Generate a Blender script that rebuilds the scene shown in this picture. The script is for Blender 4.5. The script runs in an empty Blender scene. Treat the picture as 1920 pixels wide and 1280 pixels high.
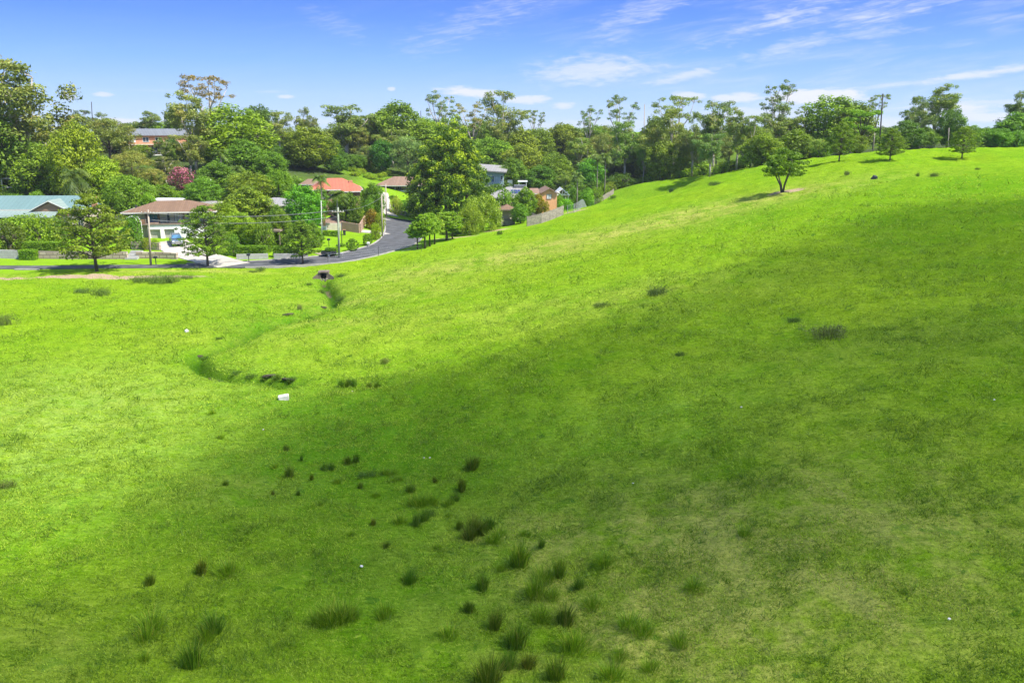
import bpy, math, random
import numpy as np
S = bpy.context.scene
R = math.radians
# ---------------------------------------------------------------- camera
PITCH = R(14.8); F = 1493.0; CZ = 24.0            # focal length in photo pixels (28 mm), camera height
CP, SP = math.cos(PITCH), math.sin(PITCH)
cam_d = bpy.data.cameras.new("camera"); cam = bpy.data.objects.new("camera", cam_d)
S.collection.objects.link(cam)
cam.location = (0, 0, CZ); cam.rotation_euler = (R(90) - PITCH, 0, 0)
cam_d.sensor_width = 36; cam_d.lens = 28.0; cam_d.clip_start = 0.3; cam_d.clip_end = 9000
S.camera = cam
# ---------------------------------------------------------------- sun, sky, exposure
SUN = np.array([0.52, -0.22, 0.80]); SUN /= np.linalg.norm(SUN)
S.view_settings.view_transform = 'Standard'; S.view_settings.look = 'None'
S.view_settings.exposure = 1.25; S.view_settings.gamma = 1.0
sun_d = bpy.data.lights.new("sun", 'SUN'); sun = bpy.data.objects.new("sun", sun_d)
S.collection.objects.link(sun)
sun_d.energy = 4.2; sun_d.angle = R(0.53); sun_d.color = (1.0, 0.955, 0.87)
import mathutils
sun.rotation_euler = mathutils.Vector(SUN).to_track_quat('Z', 'Y').to_euler()
sun.location = (60, 0, 120)
world = bpy.data.worlds.new("World"); S.world = world; world.use_nodes = True

class NT:
    """small helper for node trees"""
    def __init__(s, nt): s.nt = nt; s.n = nt.nodes; s.n.clear()
    def add(s, t, ins=None, **kw):
        nd = s.n.new(t)
        for k, v in kw.items(): setattr(nd, k, v)
        for k, v in (ins or {}).items():
            if isinstance(v, bpy.types.NodeSocket): s.nt.links.new(v, nd.inputs[k])
            else: nd.inputs[k].default_value = v
        return nd
    def m(s, op, a, b=0.0, c=None, clamp=False):
        nd = s.n.new('ShaderNodeMath'); nd.operation = op; nd.use_clamp = clamp
        for i, v in enumerate((a, b) if c is None else (a, b, c)):
            if isinstance(v, bpy.types.NodeSocket): s.nt.links.new(v, nd.inputs[i])
            else: nd.inputs[i].default_value = v
        return nd.outputs[0]
    def mix(s, f, a, b, mode='MIX'):
        nd = s.n.new('ShaderNodeMix'); nd.data_type = 'RGBA'; nd.blend_type = mode; nd.clamp_factor = True
        for i, v in ((0, f), (6, a), (7, b)):
            if isinstance(v, bpy.types.NodeSocket): s.nt.links.new(v, nd.inputs[i])
            else: nd.inputs[i].default_value = (tuple(v) + (1,) if i > 0 and len(v) == 3 else v)
        return nd.outputs[2]
    def noise(s, vec, scale, detail=3, rough=0.55, dist=0.0):
        nd = s.add('ShaderNodeTexNoise', {'Scale': scale, 'Detail': detail, 'Roughness': rough, 'Distortion': dist})
        if vec is not None: s.nt.links.new(vec, nd.inputs['Vector'])
        return nd.outputs[0]
    def ramp(s, f, lo, hi, a=0.0, b=1.0):
        nd = s.add('ShaderNodeMapRange', {0: f, 1: lo, 2: hi, 3: a, 4: b}); nd.interpolation_type = 'SMOOTHSTEP'
        return nd.outputs[0]

def raydir(px, py):
    u = (px - 960) / F; v = (640 - py) / F
    return u, CP + v * SP, -SP + v * CP

def build_sky():
    t = NT(world.node_tree)
    sky = t.add('ShaderNodeTexSky', sky_type='NISHITA', sun_disc=False, air_density=1.0, dust_density=0.4, ozone_density=2.0,
                sun_elevation=math.asin(SUN[2]), sun_rotation=math.atan2(SUN[0], SUN[1]))
    tc = t.add('ShaderNodeTexCoord').outputs['Generated']
    nv = t.add('ShaderNodeVectorMath', {0: tc}, operation='NORMALIZE').outputs[0]
    xyz = t.add('ShaderNodeSeparateXYZ', {0: nv})
    X, Y, Z = xyz.outputs
    el = t.m('ARCSINE', Z); az = t.m('ARCTAN2', X, Y)
    # colour of the air by height above the horizon; high stop brightened as fill
    cr = t.add('ShaderNodeValToRGB', {0: t.m('MULTIPLY', el, 1 / 0.5)})
    e = cr.color_ramp.elements
    pts = SKY_RAMP
    while len(e) < len(pts): e.new(0.5)
    for k, (p, c) in enumerate(pts): e[k].position = p / 0.5; e[k].color = c + (1,)
    lum = t.add('ShaderNodeVectorMath', {0: sky.outputs[0]}, operation='SCALE'); lum.inputs['Scale'].default_value = 0.15
    air = t.mix(t.ramp(el, 0.20, 0.55, 0.92, 0.35), lum.outputs[0], cr.outputs[0])
    # clouds: soft streaks laid out by azimuth and elevation
    n1v = t.add('ShaderNodeCombineXYZ', {0: t.m('MULTIPLY', az, 9.0), 1: t.m('MULTIPLY', t.m('SUBTRACT', el, t.m('MULTIPLY', az, 0.12)), 60.0)}).outputs[0]
    n2v = t.add('ShaderNodeCombineXYZ', {0: t.m('MULTIPLY', az, 26.0), 1: t.m('MULTIPLY', t.m('SUBTRACT', el, t.m('MULTIPLY', az, 0.16)), 240.0), 2: 3.0}).outputs[0]
    big = t.noise(n1v, 1.0, 5, 0.6, 0.6); fine = t.noise(n2v, 1.0, 6, 0.65, 0.8)
    n3v = t.add('ShaderNodeCombineXYZ', {0: t.m('MULTIPLY', az, 40.0), 1: t.m('MULTIPLY', el, 160.0)}).outputs[0]
    wob = t.m('MULTIPLY', t.m('SUBTRACT', t.noise(n3v, 1.0, 6, 0.62, .3), 0.5), 3.4)
    tot = None
    for (px, py, hw, hh, sl, st, wisp) in CLOUDS:
        dx, dy, dz = raydir(px, py); L = math.sqrt(dx * dx + dy * dy + dz * dz)
        a0 = math.atan2(dx, dy); e0 = math.asin(dz / L)
        da = t.m('MULTIPLY', t.m('SUBTRACT', az, a0), F / hw)
        el2 = t.m('SUBTRACT', t.m('SUBTRACT', el, e0), t.m('MULTIPLY', t.m('SUBTRACT', az, a0), sl))
        de = t.m('MULTIPLY', el2, F / hh)
        # flat base, soft top for the heaps
        d = t.m('SQRT', t.m('ADD', t.m('MULTIPLY', da, da), t.m('MULTIPLY', de, de)))
        d = t.m('ADD', d, t.m('MULTIPLY', wob, 0.5 + 0.3 * wisp))
        m = t.ramp(d, 1.1, 0.1 if wisp > 0.15 else 0.35, 0.0, st)
        if wisp > 0.3: m = t.m('MULTIPLY', m, t.ramp(fine, 0.34, 0.68, 1 - wisp, 1.0))
        tot = m if tot is None else t.m('MAXIMUM', tot, m)
    veil = t.m('MULTIPLY', t.ramp(big, 0.42, 0.72, 0.0, 0.36), t.ramp(az, -0.15, 0.35, 0.1, 1.0))
    tot = t.m('ADD', tot, t.m('MULTIPLY', veil, t.ramp(fine, 0.3, 0.7, 0.3, 1.0)), clamp=True)
    tot = t.m('MULTIPLY', tot, t.ramp(el, 0.5, 0.25))
    col = t.mix(tot, air, CLOUD_COL)
    bg = t.add('ShaderNodeBackground', {'Color': col, 'Strength': SKY_STRENGTH})
    t.add('ShaderNodeOutputWorld', {'Surface': bg.outputs[0]})
SKY_STRENGTH = 1.0          # the Nishita sky itself is scaled to 0.15 above
SKY_RAMP = [(0.0, (0.235, 0.315, 0.435)), (0.035, (0.152, 0.250, 0.445)), (0.08, (0.076, 0.180, 0.455)), (0.125, (0.034, 0.112, 0.420)),
            (0.16, (0.022, 0.080, 0.38)), (0.5, (0.13, 0.19, 0.36))]
CLOUD_COL = (0.375, 0.39, 0.445)
CLOUDS = [  # photo-space centre, half sizes, slope, strength, wispiness
    (1110, 132, 130, 30, 0.05, .62, .25), (1285, 142, 85, 11, 0.18, .62, .2), (1490, 86, 100, 14, 0.22, .5, .5), (1620, 66, 110, 12, 0.05, .35, .8),
    (1480, 28, 150, 20, 0.32, .55, .8), (1700, 10, 160, 26, 0.2, .42, .9), (1225, 12, 110, 30, 0.35, .5, .7), (1160, 60, 60, 30, 0.4, .25, .8),
    (885, 174, 68, 10, -0.08, .95, .0), (990, 187, 45, 9, 0.0, .8, .0), (1057, 198, 26, 7, 0.0, .7, .0),
    (1290, 180, 38, 8, -.1, .75, .0), (1380, 184, 60, 10, 0.05, .8, .0), (1530, 181, 95, 15, 0.0, 1., .0),
    (1850, 137, 110, 8, 0.13, .75, .2), (1700, 158, 120, 6, 0.08, .35, .5), (1790, 203, 70, 14, 0, .8, .0), (1830, 220, 110, 8, 0, .75, .0), (1860, 192, 90, 5, 0, .4, .2),
    (1640, 235, 160, 16, 0, .5, .0), (1420, 215, 140, 14, 0, .45, .0), (1100, 235, 160, 12, 0, .35, .0), (560, 228, 120, 9, 0, .3, .0),
    (930, 20, 140, 36, 0.35, .34, .9), (840, 60, 110, 34, 0.3, .25, .9), (630, 45, 60, 26, -.3, .22, .9),
    (128, 181, 14, 7, 0, .8, .0), (195, 178, 17, 4.5, 0, .7, .0), (220, 229, 46, 9, 0, .85, .0), (318, 228, 14, 10, 0, .8, .0), (535, 182, 17, 4, 0, .7, .0),
    (733, 167, 9, 4, 0, .7, .0), (505, 172, 30, 4, 0, .25, .3), (300, 170, 120, 3, 0, .12, .5)]
build_sky()
S.cycles.max_bounces = 6; S.cycles.diffuse_bounces = 3; S.cycles.transparent_max_bounces = 12
S.cycles.use_adaptive_sampling = True; S.cycles.adaptive_threshold = 0.02

# ---------------------------------------------------------------- terrain height (world z; camera at CZ)
def world_at(px, py, Y):
    dx, dy, dz = raydir(px, py); k = Y / dy
    return (dx * k, Y, dz * k)
def cp(px, py, z):                     # control point seen at a photo pixel, z relative to the camera
    dx, dy, dz = raydir(px, py); k = z / dz
    return (dx * k, dy * k, z)
CTRL = [cp(*a) for a in [
    (1100, 1280, -17.6), (990, 1090, -17.8), (880, 980, -18.0), (760, 850, -18.3), (650, 720, -18.6), (500, 700, -18.8), (440, 640, -19.0), (560, 590, -19.5), (620, 570, -19.9),
    (607, 520, -20.3), (700, 500, -20.0), (1920, 1280, -16.0), (1920, 900, -14.4), (1920, 700, -12.9), (1920, 500, -10.5), (1920, 400, -8.0),
    (1920, 350, -6.5), (1920, 300, -4.6), (1750, 295, -4.4), (1650, 288, -3.9), (1920, 287, -3.6), (1500, 1280, -16.6), (1500, 900, -15.3), (1500, 700, -14.2), (1500, 500, -12.2),
    (1500, 400, -10.0), (1460, 360, -8.9), (1500, 320, -6.6), (1560, 300, -5.2), (1200, 1280, -17.2), (1200, 900, -16.7), (1200, 700, -15.6), (1200, 600, -14.9),
    (1200, 500, -14.1), (1200, 400, -13.2), (1200, 345, -13.1), (1330, 335, -10.6), (1330, 380, -11.0), (900, 700, -17.2), (900, 600, -17.2), (900, 500, -17.6), (900, 446, -18.6),
    (1000, 430, -17.4), (1000, 520, -16.2), (1100, 388, -16.0), (795, 480, -18.7), (730, 560, -18.8),
    (0, 1280, -17.0), (0, 1000, -17.3), (0, 800, -17.9), (0, 620, -19.0), (0, 535, -19.6), (250, 800, -18.4), (250, 600, -19.4), (250, 530, -19.9), (400, 1280, -17.4), (400, 1000, -17.7), (550, 900, -18.2),
    (430, 530, -20.0), (50, 508, -20.2), (250, 504, -20.2), (450, 500, -20.2), (300, 491, -20.0), (100, 491, -20.0), (560, 492, -20.15), (650, 484, -20.1), (740, 462, -20.0), (755, 440, -20.0), (750, 415, -20.0),
    (745, 400, -19.9), (320, 452, -18.6), (640, 440, -19.3), (680, 450, -19.7), (800, 440, -20.0), (930, 425, -19.7), (1000, 405, -19.3),
]] + [(x, y, z) for (x, y, z) in [
    # behind the houses and under the trees: x, y, z relative to the camera
    (-100, 140, -18.0), (-60, 145, -17.8), (-120, 175, -12.8), (-90, 175, -12.6), (-60, 172, -14.5), (-120, 215, -7.5), (-85, 215, -8.0), (-85, 245, -4.8), (-130, 245, -4.5),
    (-50, 205, -11.5), (-45, 180, -15.5), (-35, 225, -12.0), (-30, 205, -17.0), (-15, 215, -17.6), (-10, 240, -12.5), (-50, 260, -8.5), (-20, 275, -10.0), (20, 225, -17.2), (10, 200, -19.4), (30, 190, -19.0),
    (20, 265, -11.5), (50, 255, -12.0), (45, 225, -14.0), (38, 240, -14.0), (75, 225, -7.0), (90, 215, -5.0), (100, 245, -4.5), (60, 280, -8.0), (75, 205, -7.2), (95, 190, -4.4), (120, 190, -3.4), (140, 165, -3.4),
    (120, 230, -3.5), (160, 230, -3.0), (115, 205, -1.8), (-120, 300, -4.0), (-50, 310, -7.0), (0, 320, -7.0), (60, 320, -6.5), (130, 300, -4.0), (200, 250, -3.0),
    (0, -10, -15.5), (-30, 0, -15.5), (30, -5, -13), (60, 20, -8.5), (-60, 20, -16), (0, -60, -13), (70, -40, -7), (-80, -40, -14), (-110, 60, -18), (-130, 110, -19), (120, 80, -3.5), (150, 110, -2.6),
    (-160, 180, -12), (-170, 240, -5), (200, 180, -3.0), (200, 60, -2.5), (-220, 100, -17), (-200, 0, -15)]]
CTRL = np.array(CTRL, float); CTRL[:, 2] += CZ
def _tps_k(r2): return np.where(r2 > 1e-9, 0.5 * r2 * np.log(np.maximum(r2, 1e-9)), 0.0)
def _fit(P, lam=60.0):
    n = len(P); X = P[:, :2] / 50.0
    r2 = ((X[:, None] - X[None]) ** 2).sum(-1)
    A = np.zeros((n + 3, n + 3)); A[:n, :n] = _tps_k(r2) + np.eye(n) * lam * 1e-4
    A[:n, n] = 1; A[:n, n + 1:] = X; A[n, :n] = 1; A[n + 1:, :n] = X.T
    b = np.zeros(n + 3); b[:n] = P[:, 2]
    return X, np.linalg.solve(A, b)
_TX, _TW = _fit(CTRL)
GULLY = [cp(*a)[:2] for a in [(607, 522, -20.3), (622, 545, -20.1), (628, 566, -20.0), (600, 578, -19.9), (560, 590, -19.5), (500, 606, -19.3), (440, 640, -19.0), (400, 655, -19), (362, 664, -19.0), (385, 684, -18.9), (430, 696, -18.8), (480, 700, -18.8), (545, 710, -18.7)]]
def seg_dist(x, y, P):
    d = np.full(np.shape(x), 1e9)
    for (ax, ay), (bx, by) in zip(P[:-1], P[1:]):
        vx, vy = bx - ax, by - ay; t = np.clip(((x - ax) * vx + (y - ay) * vy) / (vx * vx + vy * vy), 0, 1)
        d = np.minimum(d, np.hypot(x - ax - t * vx, y - ay - t * vy))
    return d
def gz(x, y):
    x = np.asarray(x, float); y = np.asarray(y, float); shp = x.shape
    xf, yf = x.ravel(), y.ravel(); out = np.zeros(len(xf)); n = len(_TX)
    for i in range(0, len(xf), 60000):
        q = np.stack([xf[i:i + 60000], yf[i:i + 60000]], 1) / 50.0
        rr = np.hypot(q[:, 0] * 50, q[:, 1] * 50 - 80)
        sc = np.minimum(1, 260 / np.maximum(rr, 1)); qc = np.stack([q[:, 0] * sc, (q[:, 1] * 50 - 80) * sc / 50 + 1.6], 1)
        r2 = (qc[:, None, 0] - _TX[None, :, 0]) ** 2 + (qc[:, None, 1] - _TX[None, :, 1]) ** 2
        z = _tps_k(r2) @ _TW[:n] + _TW[n] + qc @ _TW[n + 1:]
        f = np.clip((rr - 260) / 300, 0, 1); f = f * f * (3 - 2 * f)
        out[i:i + 60000] = z * (1 - f) + (CZ - 7.0) * f
    d = seg_dist(xf, yf, GULLY)
    out -= 1.0 * np.exp(-(d / .8) ** 2) + 0.38 * np.exp(-(d / 2.6) ** 2)
    return out.reshape(shp)
def gz1(x, y): return float(gz(np.array([x]), np.array([y]))[0])
def hit(px, py, ymin=12, ymax=300):
    """where the sight line of a photo pixel first meets the ground"""
    dx, dy, dz = raydir(px, py); Y = np.geomspace(ymin, ymax, 1500); k = Y / dy
    h = gz(dx * k, Y) - (CZ + dz * k); i = int(np.argmax(h > 0))
    if h[i] <= 0: i = len(Y) - 1
    elif i > 0:
        t = h[i - 1] / (h[i - 1] - h[i]); yy = Y[i - 1] + (Y[i] - Y[i - 1]) * t
        return dx * yy / dy, yy, gz1(dx * yy / dy, yy)
    return dx * k[i], Y[i], gz1(dx * k[i], Y[i])
def depth(y, z): return y * CP - (z - CZ) * SP
def xat(px, Y, z): return (px - 960) / F * depth(Y, z)
def zat(py, Y):
    v = (640 - py) / F; return CZ + Y * (-SP + v * CP) / (CP + v * SP)
def m_per_px(Y, z): return depth(Y, z) / F

# ---------------------------------------------------------------- value noise for relief
def vnoise(x, y, seed=0):
    xi = np.floor(x).astype(np.int64); yi = np.floor(y).astype(np.int64); fx = x - xi; fy = y - yi
    fx = fx * fx * (3 - 2 * fx); fy = fy * fy * (3 - 2 * fy)
    def h(a, b):
        n = (a * 374761393 + b * 668265263 + seed * 974634777) & 0xffffffff
        n = ((n ^ (n >> 13)) * 1274126177) & 0xffffffff
        return ((n ^ (n >> 16)) & 0xffff) / 65535.0 - 0.5
    a = h(xi, yi) * (1 - fx) + h(xi + 1, yi) * fx; b = h(xi, yi + 1) * (1 - fx) + h(xi + 1, yi + 1) * fx
    return a * (1 - fy) + b * fy

# ---------------------------------------------------------------- object helpers
COL = S.collection
def link(o, parent=None):
    COL.objects.link(o)
    if parent is not None: o.parent = parent
    return o
def tag(o, label=None, cat=None, group=None, kind=None):
    if label: o['label'] = label
    if cat: o['category'] = cat
    if group: o['group'] = group
    if kind: o['kind'] = kind
    return o
def empty(name, loc, rz=0.0):
    o = bpy.data.objects.new(name, None); o.empty_display_size = 0.5
    o.location = loc; o.rotation_euler = (0, 0, rz); COL.objects.link(o); return o
def np_mesh(name, V, faces_n, F_, mats, smooth=False, attrs=None, midx=None):
    """V (n,3); F_ flat index array with faces_n corners per face"""
    me = bpy.data.meshes.new(name); V = np.asarray(V, np.float32); F_ = np.asarray(F_, np.int32).ravel()
    nf = len(F_) // faces_n
    me.vertices.add(len(V)); me.vertices.foreach_set('co', V.ravel())
    me.loops.add(len(F_)); me.loops.foreach_set('vertex_index', F_)
    me.polygons.add(nf); me.polygons.foreach_set('loop_start', np.arange(nf, dtype=np.int32) * faces_n)
    me.polygons.foreach_set('loop_total', np.full(nf, faces_n, np.int32))
    me.polygons.foreach_set('use_smooth', np.full(nf, smooth))
    for m in mats: me.materials.append(m)
    if midx is not None: me.polygons.foreach_set('material_index', np.asarray(midx, np.int32))
    for k, a in (attrs or {}).items():
        at = me.attributes.new(k, 'FLOAT', 'POINT'); at.data.foreach_set('value', np.asarray(a, np.float32))
    me.update(); me.validate(); return me
class MB:
    """collects boxes, prisms and tubes; build() links them as one mesh object"""
    def __init__(s): s.v = []; s.f = []
    def face(s, pts):
        n = len(s.v); s.v += [tuple(p) for p in pts]; s.f.append(tuple(range(n, n + len(pts)))); return s
    def box(s, x0, x1, y0, y1, z0, z1):
        n = len(s.v)
        s.v += [(x0, y0, z0), (x1, y0, z0), (x1, y1, z0), (x0, y1, z0), (x0, y0, z1), (x1, y0, z1), (x1, y1, z1), (x0, y1, z1)]
        s.f += [tuple(n + i for i in q) for q in ((0, 3, 2, 1), (4, 5, 6, 7), (0, 1, 5, 4), (1, 2, 6, 5), (2, 3, 7, 6), (3, 0, 4, 7))]
        return s
    def loft(s, rings, cap=True):
        n = len(s.v); k = len(rings[0])
        for r in rings: s.v += [tuple(p) for p in r]
        for i in range(len(rings) - 1):
            for j in range(k):
                a = n + i * k + j; b = n + i * k + (j + 1) % k
                s.f.append((a, b, b + k, a + k))
        if cap: s.f.append(tuple(n + j for j in range(k))[::-1]); s.f.append(tuple(n + (len(rings) - 1) * k + j for j in range(k)))
        return s
    def tube(s, pts, rad, sides=7):
        pts = [mathutils.Vector(p) for p in pts]; rad = rad if isinstance(rad, (list, tuple)) else [rad] * len(pts); rings = []
        for i, p in enumerate(pts):
            d = (pts[min(i + 1, len(pts) - 1)] - pts[max(i - 1, 0)]).normalized()
            a = d.cross(mathutils.Vector((0.13, 1, 0.07))); a = a if a.length > .1 else d.cross(mathutils.Vector((1, 0, 0))); a.normalize(); b = d.cross(a)
            rings.append([p + (a * math.cos(2 * math.pi * j / sides) + b * math.sin(2 * math.pi * j / sides)) * rad[i] for j in range(sides)])
        return s.loft(rings)
    def cyl(s, x, y, z0, z1, r, r1=None, sides=14):
        r1 = r if r1 is None else r1
        return s.loft([[(x + rr * math.cos(2 * math.pi * j / sides), y + rr * math.sin(2 * math.pi * j / sides), z) for j in range(sides)] for rr, z in ((r, z0), (r1, z1))])
    def roof(s, x0, x1, y0, y1, ze, zr, inset=None, th=0.16, axis='x'):
        """hip roof (inset>0) or gable roof (inset=0), ridge along axis, a closed solid"""
        xm, ym = (x0 + x1) / 2, (y0 + y1) / 2
        if inset is None: inset = (y1 - y0) / 2 if axis == 'x' else (x1 - x0) / 2
        ra, rb = ((x0 + inset, ym, zr), (x1 - inset, ym, zr)) if axis == 'x' else ((xm, y0 + inset, zr), (xm, y1 - inset, zr))
        n = len(s.v)
        c = [(x0, y0), (x1, y0), (x1, y1), (x0, y1)]
        s.v += [(a, b, ze) for a, b in c] + [(a, b, ze - th) for a, b in c] + [ra, rb]
        s.f += [tuple(n + i for i in q) for q in ((4, 7, 6, 5), (4, 5, 1, 0), (5, 6, 2, 1), (6, 7, 3, 2), (7, 4, 0, 3))]
        s.f += [tuple(n + i for i in q) for q in (((0, 1, 9, 8), (2, 3, 8, 9), (1, 2, 9), (3, 0, 8)) if axis == 'x' else ((1, 2, 9, 8), (3, 0, 8, 9), (0, 1, 8), (2, 3, 9)))]
        return s
    def mesh(s, name, mat, smooth=False):
        me = bpy.data.meshes.new(name); me.from_pydata(s.v, [], s.f)
        if mat: me.materials.append(mat)
        if smooth: me.polygons.foreach_set('use_smooth', [True] * len(me.polygons))
        me.update(); return me
    def build(s, name, mat, parent=None, smooth=False, label=None):
        o = bpy.data.objects.new(name, s.mesh(name, mat, smooth)); link(o, parent)
        if label: o['label'] = label
        return o

# ---------------------------------------------------------------- materials
def new_mat(name):
    m = bpy.data.materials.new(name); m.use_nodes = True; t = NT(m.node_tree); out = t.add('ShaderNodeOutputMaterial'); return m, t, out
def simple(name, col, rough=0.7, var=0.18, scale=3.0, metal=0.0, stretch=None, spec=0.3, bump=0.0, dirt=0.0):
    m, t, out = new_mat(name)
    co = t.add('ShaderNodeTexCoord').outputs['Object']
    if stretch: co = t.add('ShaderNodeMapping', {0: co, 'Scale': stretch}).outputs[0]
    n = t.noise(co, scale, 5, 0.6)
    c = t.mix(t.ramp(n, 0.3, 0.7), tuple(x * (1 - var) for x in col), tuple(min(1, x * (1 + var)) for x in col))
    if dirt: c = t.mix(t.m('MULTIPLY', t.ramp(t.noise(co, scale * .35, 5, .65), .5, .75), dirt), c, (0.10, 0.08, 0.06))
    b = t.add('ShaderNodeBsdfPrincipled', {'Base Color': c, 'Roughness': rough, 'Metallic': metal, 'Specular IOR Level': spec})
    if bump: t.nt.links.new(t.add('ShaderNodeBump', {'Height': n, 'Strength': bump, 'Distance': .05}).outputs[0], b.inputs['Normal'])
    t.nt.links.new(b.outputs[0], out.inputs[0]); return m
def stripes(name, col, gap, period, axis=0, frac=0.1, rough=0.6, metal=0.0, var=.12):
    """boards, tiles or corrugation running across one local axis"""
    m, t, out = new_mat(name); co = t.add('ShaderNodeTexCoord').outputs['Object']
    x = t.add('ShaderNodeSeparateXYZ', {0: co}).outputs[axis]
    f = t.m('FRACT', t.m('MULTIPLY', x, 1 / period)); line = t.m('LESS_THAN', f, frac)
    cell = t.m('FLOOR', t.m('MULTIPLY', x, 1 / period)); wn = t.add('ShaderNodeTexWhiteNoise', {'W': cell}, noise_dimensions='1D').outputs[0]
    n = t.noise(co, 1.6, 5, .65)
    c = t.mix(t.m('ADD', t.m('MULTIPLY', wn, .5), t.m('MULTIPLY', t.ramp(n, .3, .7), .5)), tuple(v * (1 - var * 1.6) for v in col), tuple(min(1, v * (1 + var * 1.6)) for v in col))
    c = t.mix(line, c, gap)
    b = t.add('ShaderNodeBsdfPrincipled', {'Base Color': c, 'Roughness': rough, 'Metallic': metal, 'Specular IOR Level': .3})
    t.nt.links.new(b.outputs[0], out.inputs[0]); return m
def brick(name, c1, c2, mortar, sc=1.0, w=.24, h=.086, ms=.012, rough=.85):
    m, t, out = new_mat(name); co = t.add('ShaderNodeTexCoord').outputs['Object']
    s = t.add('ShaderNodeSeparateXYZ', {0: co}); v = t.add('ShaderNodeCombineXYZ', {0: t.m('ADD', s.outputs[0], s.outputs[1]), 1: s.outputs[2]}).outputs[0]
    b_ = t.add('ShaderNodeTexBrick', {'Vector': v, 'Color1': c1 + (1,), 'Color2': c2 + (1,), 'Mortar': mortar + (1,), 'Scale': sc, 'Mortar Size': ms, 'Brick Width': w, 'Row Height': h})
    c = t.mix(t.ramp(t.noise(co, .9, 5, .6), .35, .7, 0, .35), b_.outputs[0], tuple(x * .6 for x in c1))
    b = t.add('ShaderNodeBsdfPrincipled', {'Base Color': c, 'Roughness': rough, 'Specular IOR Level': .2})
    t.nt.links.new(b.outputs[0], out.inputs[0]); return m
def leafmat(name, dark, light, young=None, trans=0.3, rough=.55):
    """foliage: per-leaf random tone, tinted by the object's own colour"""
    m, t, out = new_mat(name)
    r = t.add('ShaderNodeAttribute', attribute_name='rnd').outputs['Fac']
    oi = t.add('ShaderNodeObjectInfo')
    co = t.add('ShaderNodeTexCoord').outputs['Object']
    c = t.mix(r, dark, light)
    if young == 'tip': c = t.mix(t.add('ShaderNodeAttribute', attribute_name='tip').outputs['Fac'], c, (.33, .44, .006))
    elif young: c = t.mix(t.m('MULTIPLY', t.ramp(t.noise(co, .45, 3, .5), .48, .66), t.ramp(r, .3, .8)), c, young)
    if name.startswith('rush'): c = t.mix(t.m('GREATER_THAN', r, .93), c, (.26, .27, .05))
    if name.startswith('pink'): c = t.mix(t.m('GREATER_THAN', t.add('ShaderNodeTexWhiteNoise', {'W': r}, noise_dimensions='1D').outputs[0], .62), c, (.07, .14, .02))
    c = t.mix(1.0, c, oi.outputs['Color'], 'MULTIPLY')
    d = t.add('ShaderNodeBsdfPrincipled', {'Base Color': c, 'Roughness': rough, 'Specular IOR Level': .25})
    tr = t.add('ShaderNodeBsdfTranslucent', {'Color': t.mix(1.0, c, (1.25, 1.3, .5), 'MULTIPLY')})
    mx = t.add('ShaderNodeMixShader', {0: trans, 1: d.outputs[0], 2: tr.outputs[0]})
    t.nt.links.new(mx.outputs[0], out.inputs[0]); return m
def glass(name, col=(.03, .045, .06)):
    m, t, out = new_mat(name)
    c = t.mix(t.ramp(t.noise(t.add('ShaderNodeTexCoord').outputs['Object'], .8, 2), .4, .6), col, tuple(x * 1.8 for x in col))
    b = t.add('ShaderNodeBsdfPrincipled', {'Base Color': c, 'Roughness': .06, 'Specular IOR Level': .8})
    t.nt.links.new(b.outputs[0], out.inputs[0]); return m

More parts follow.
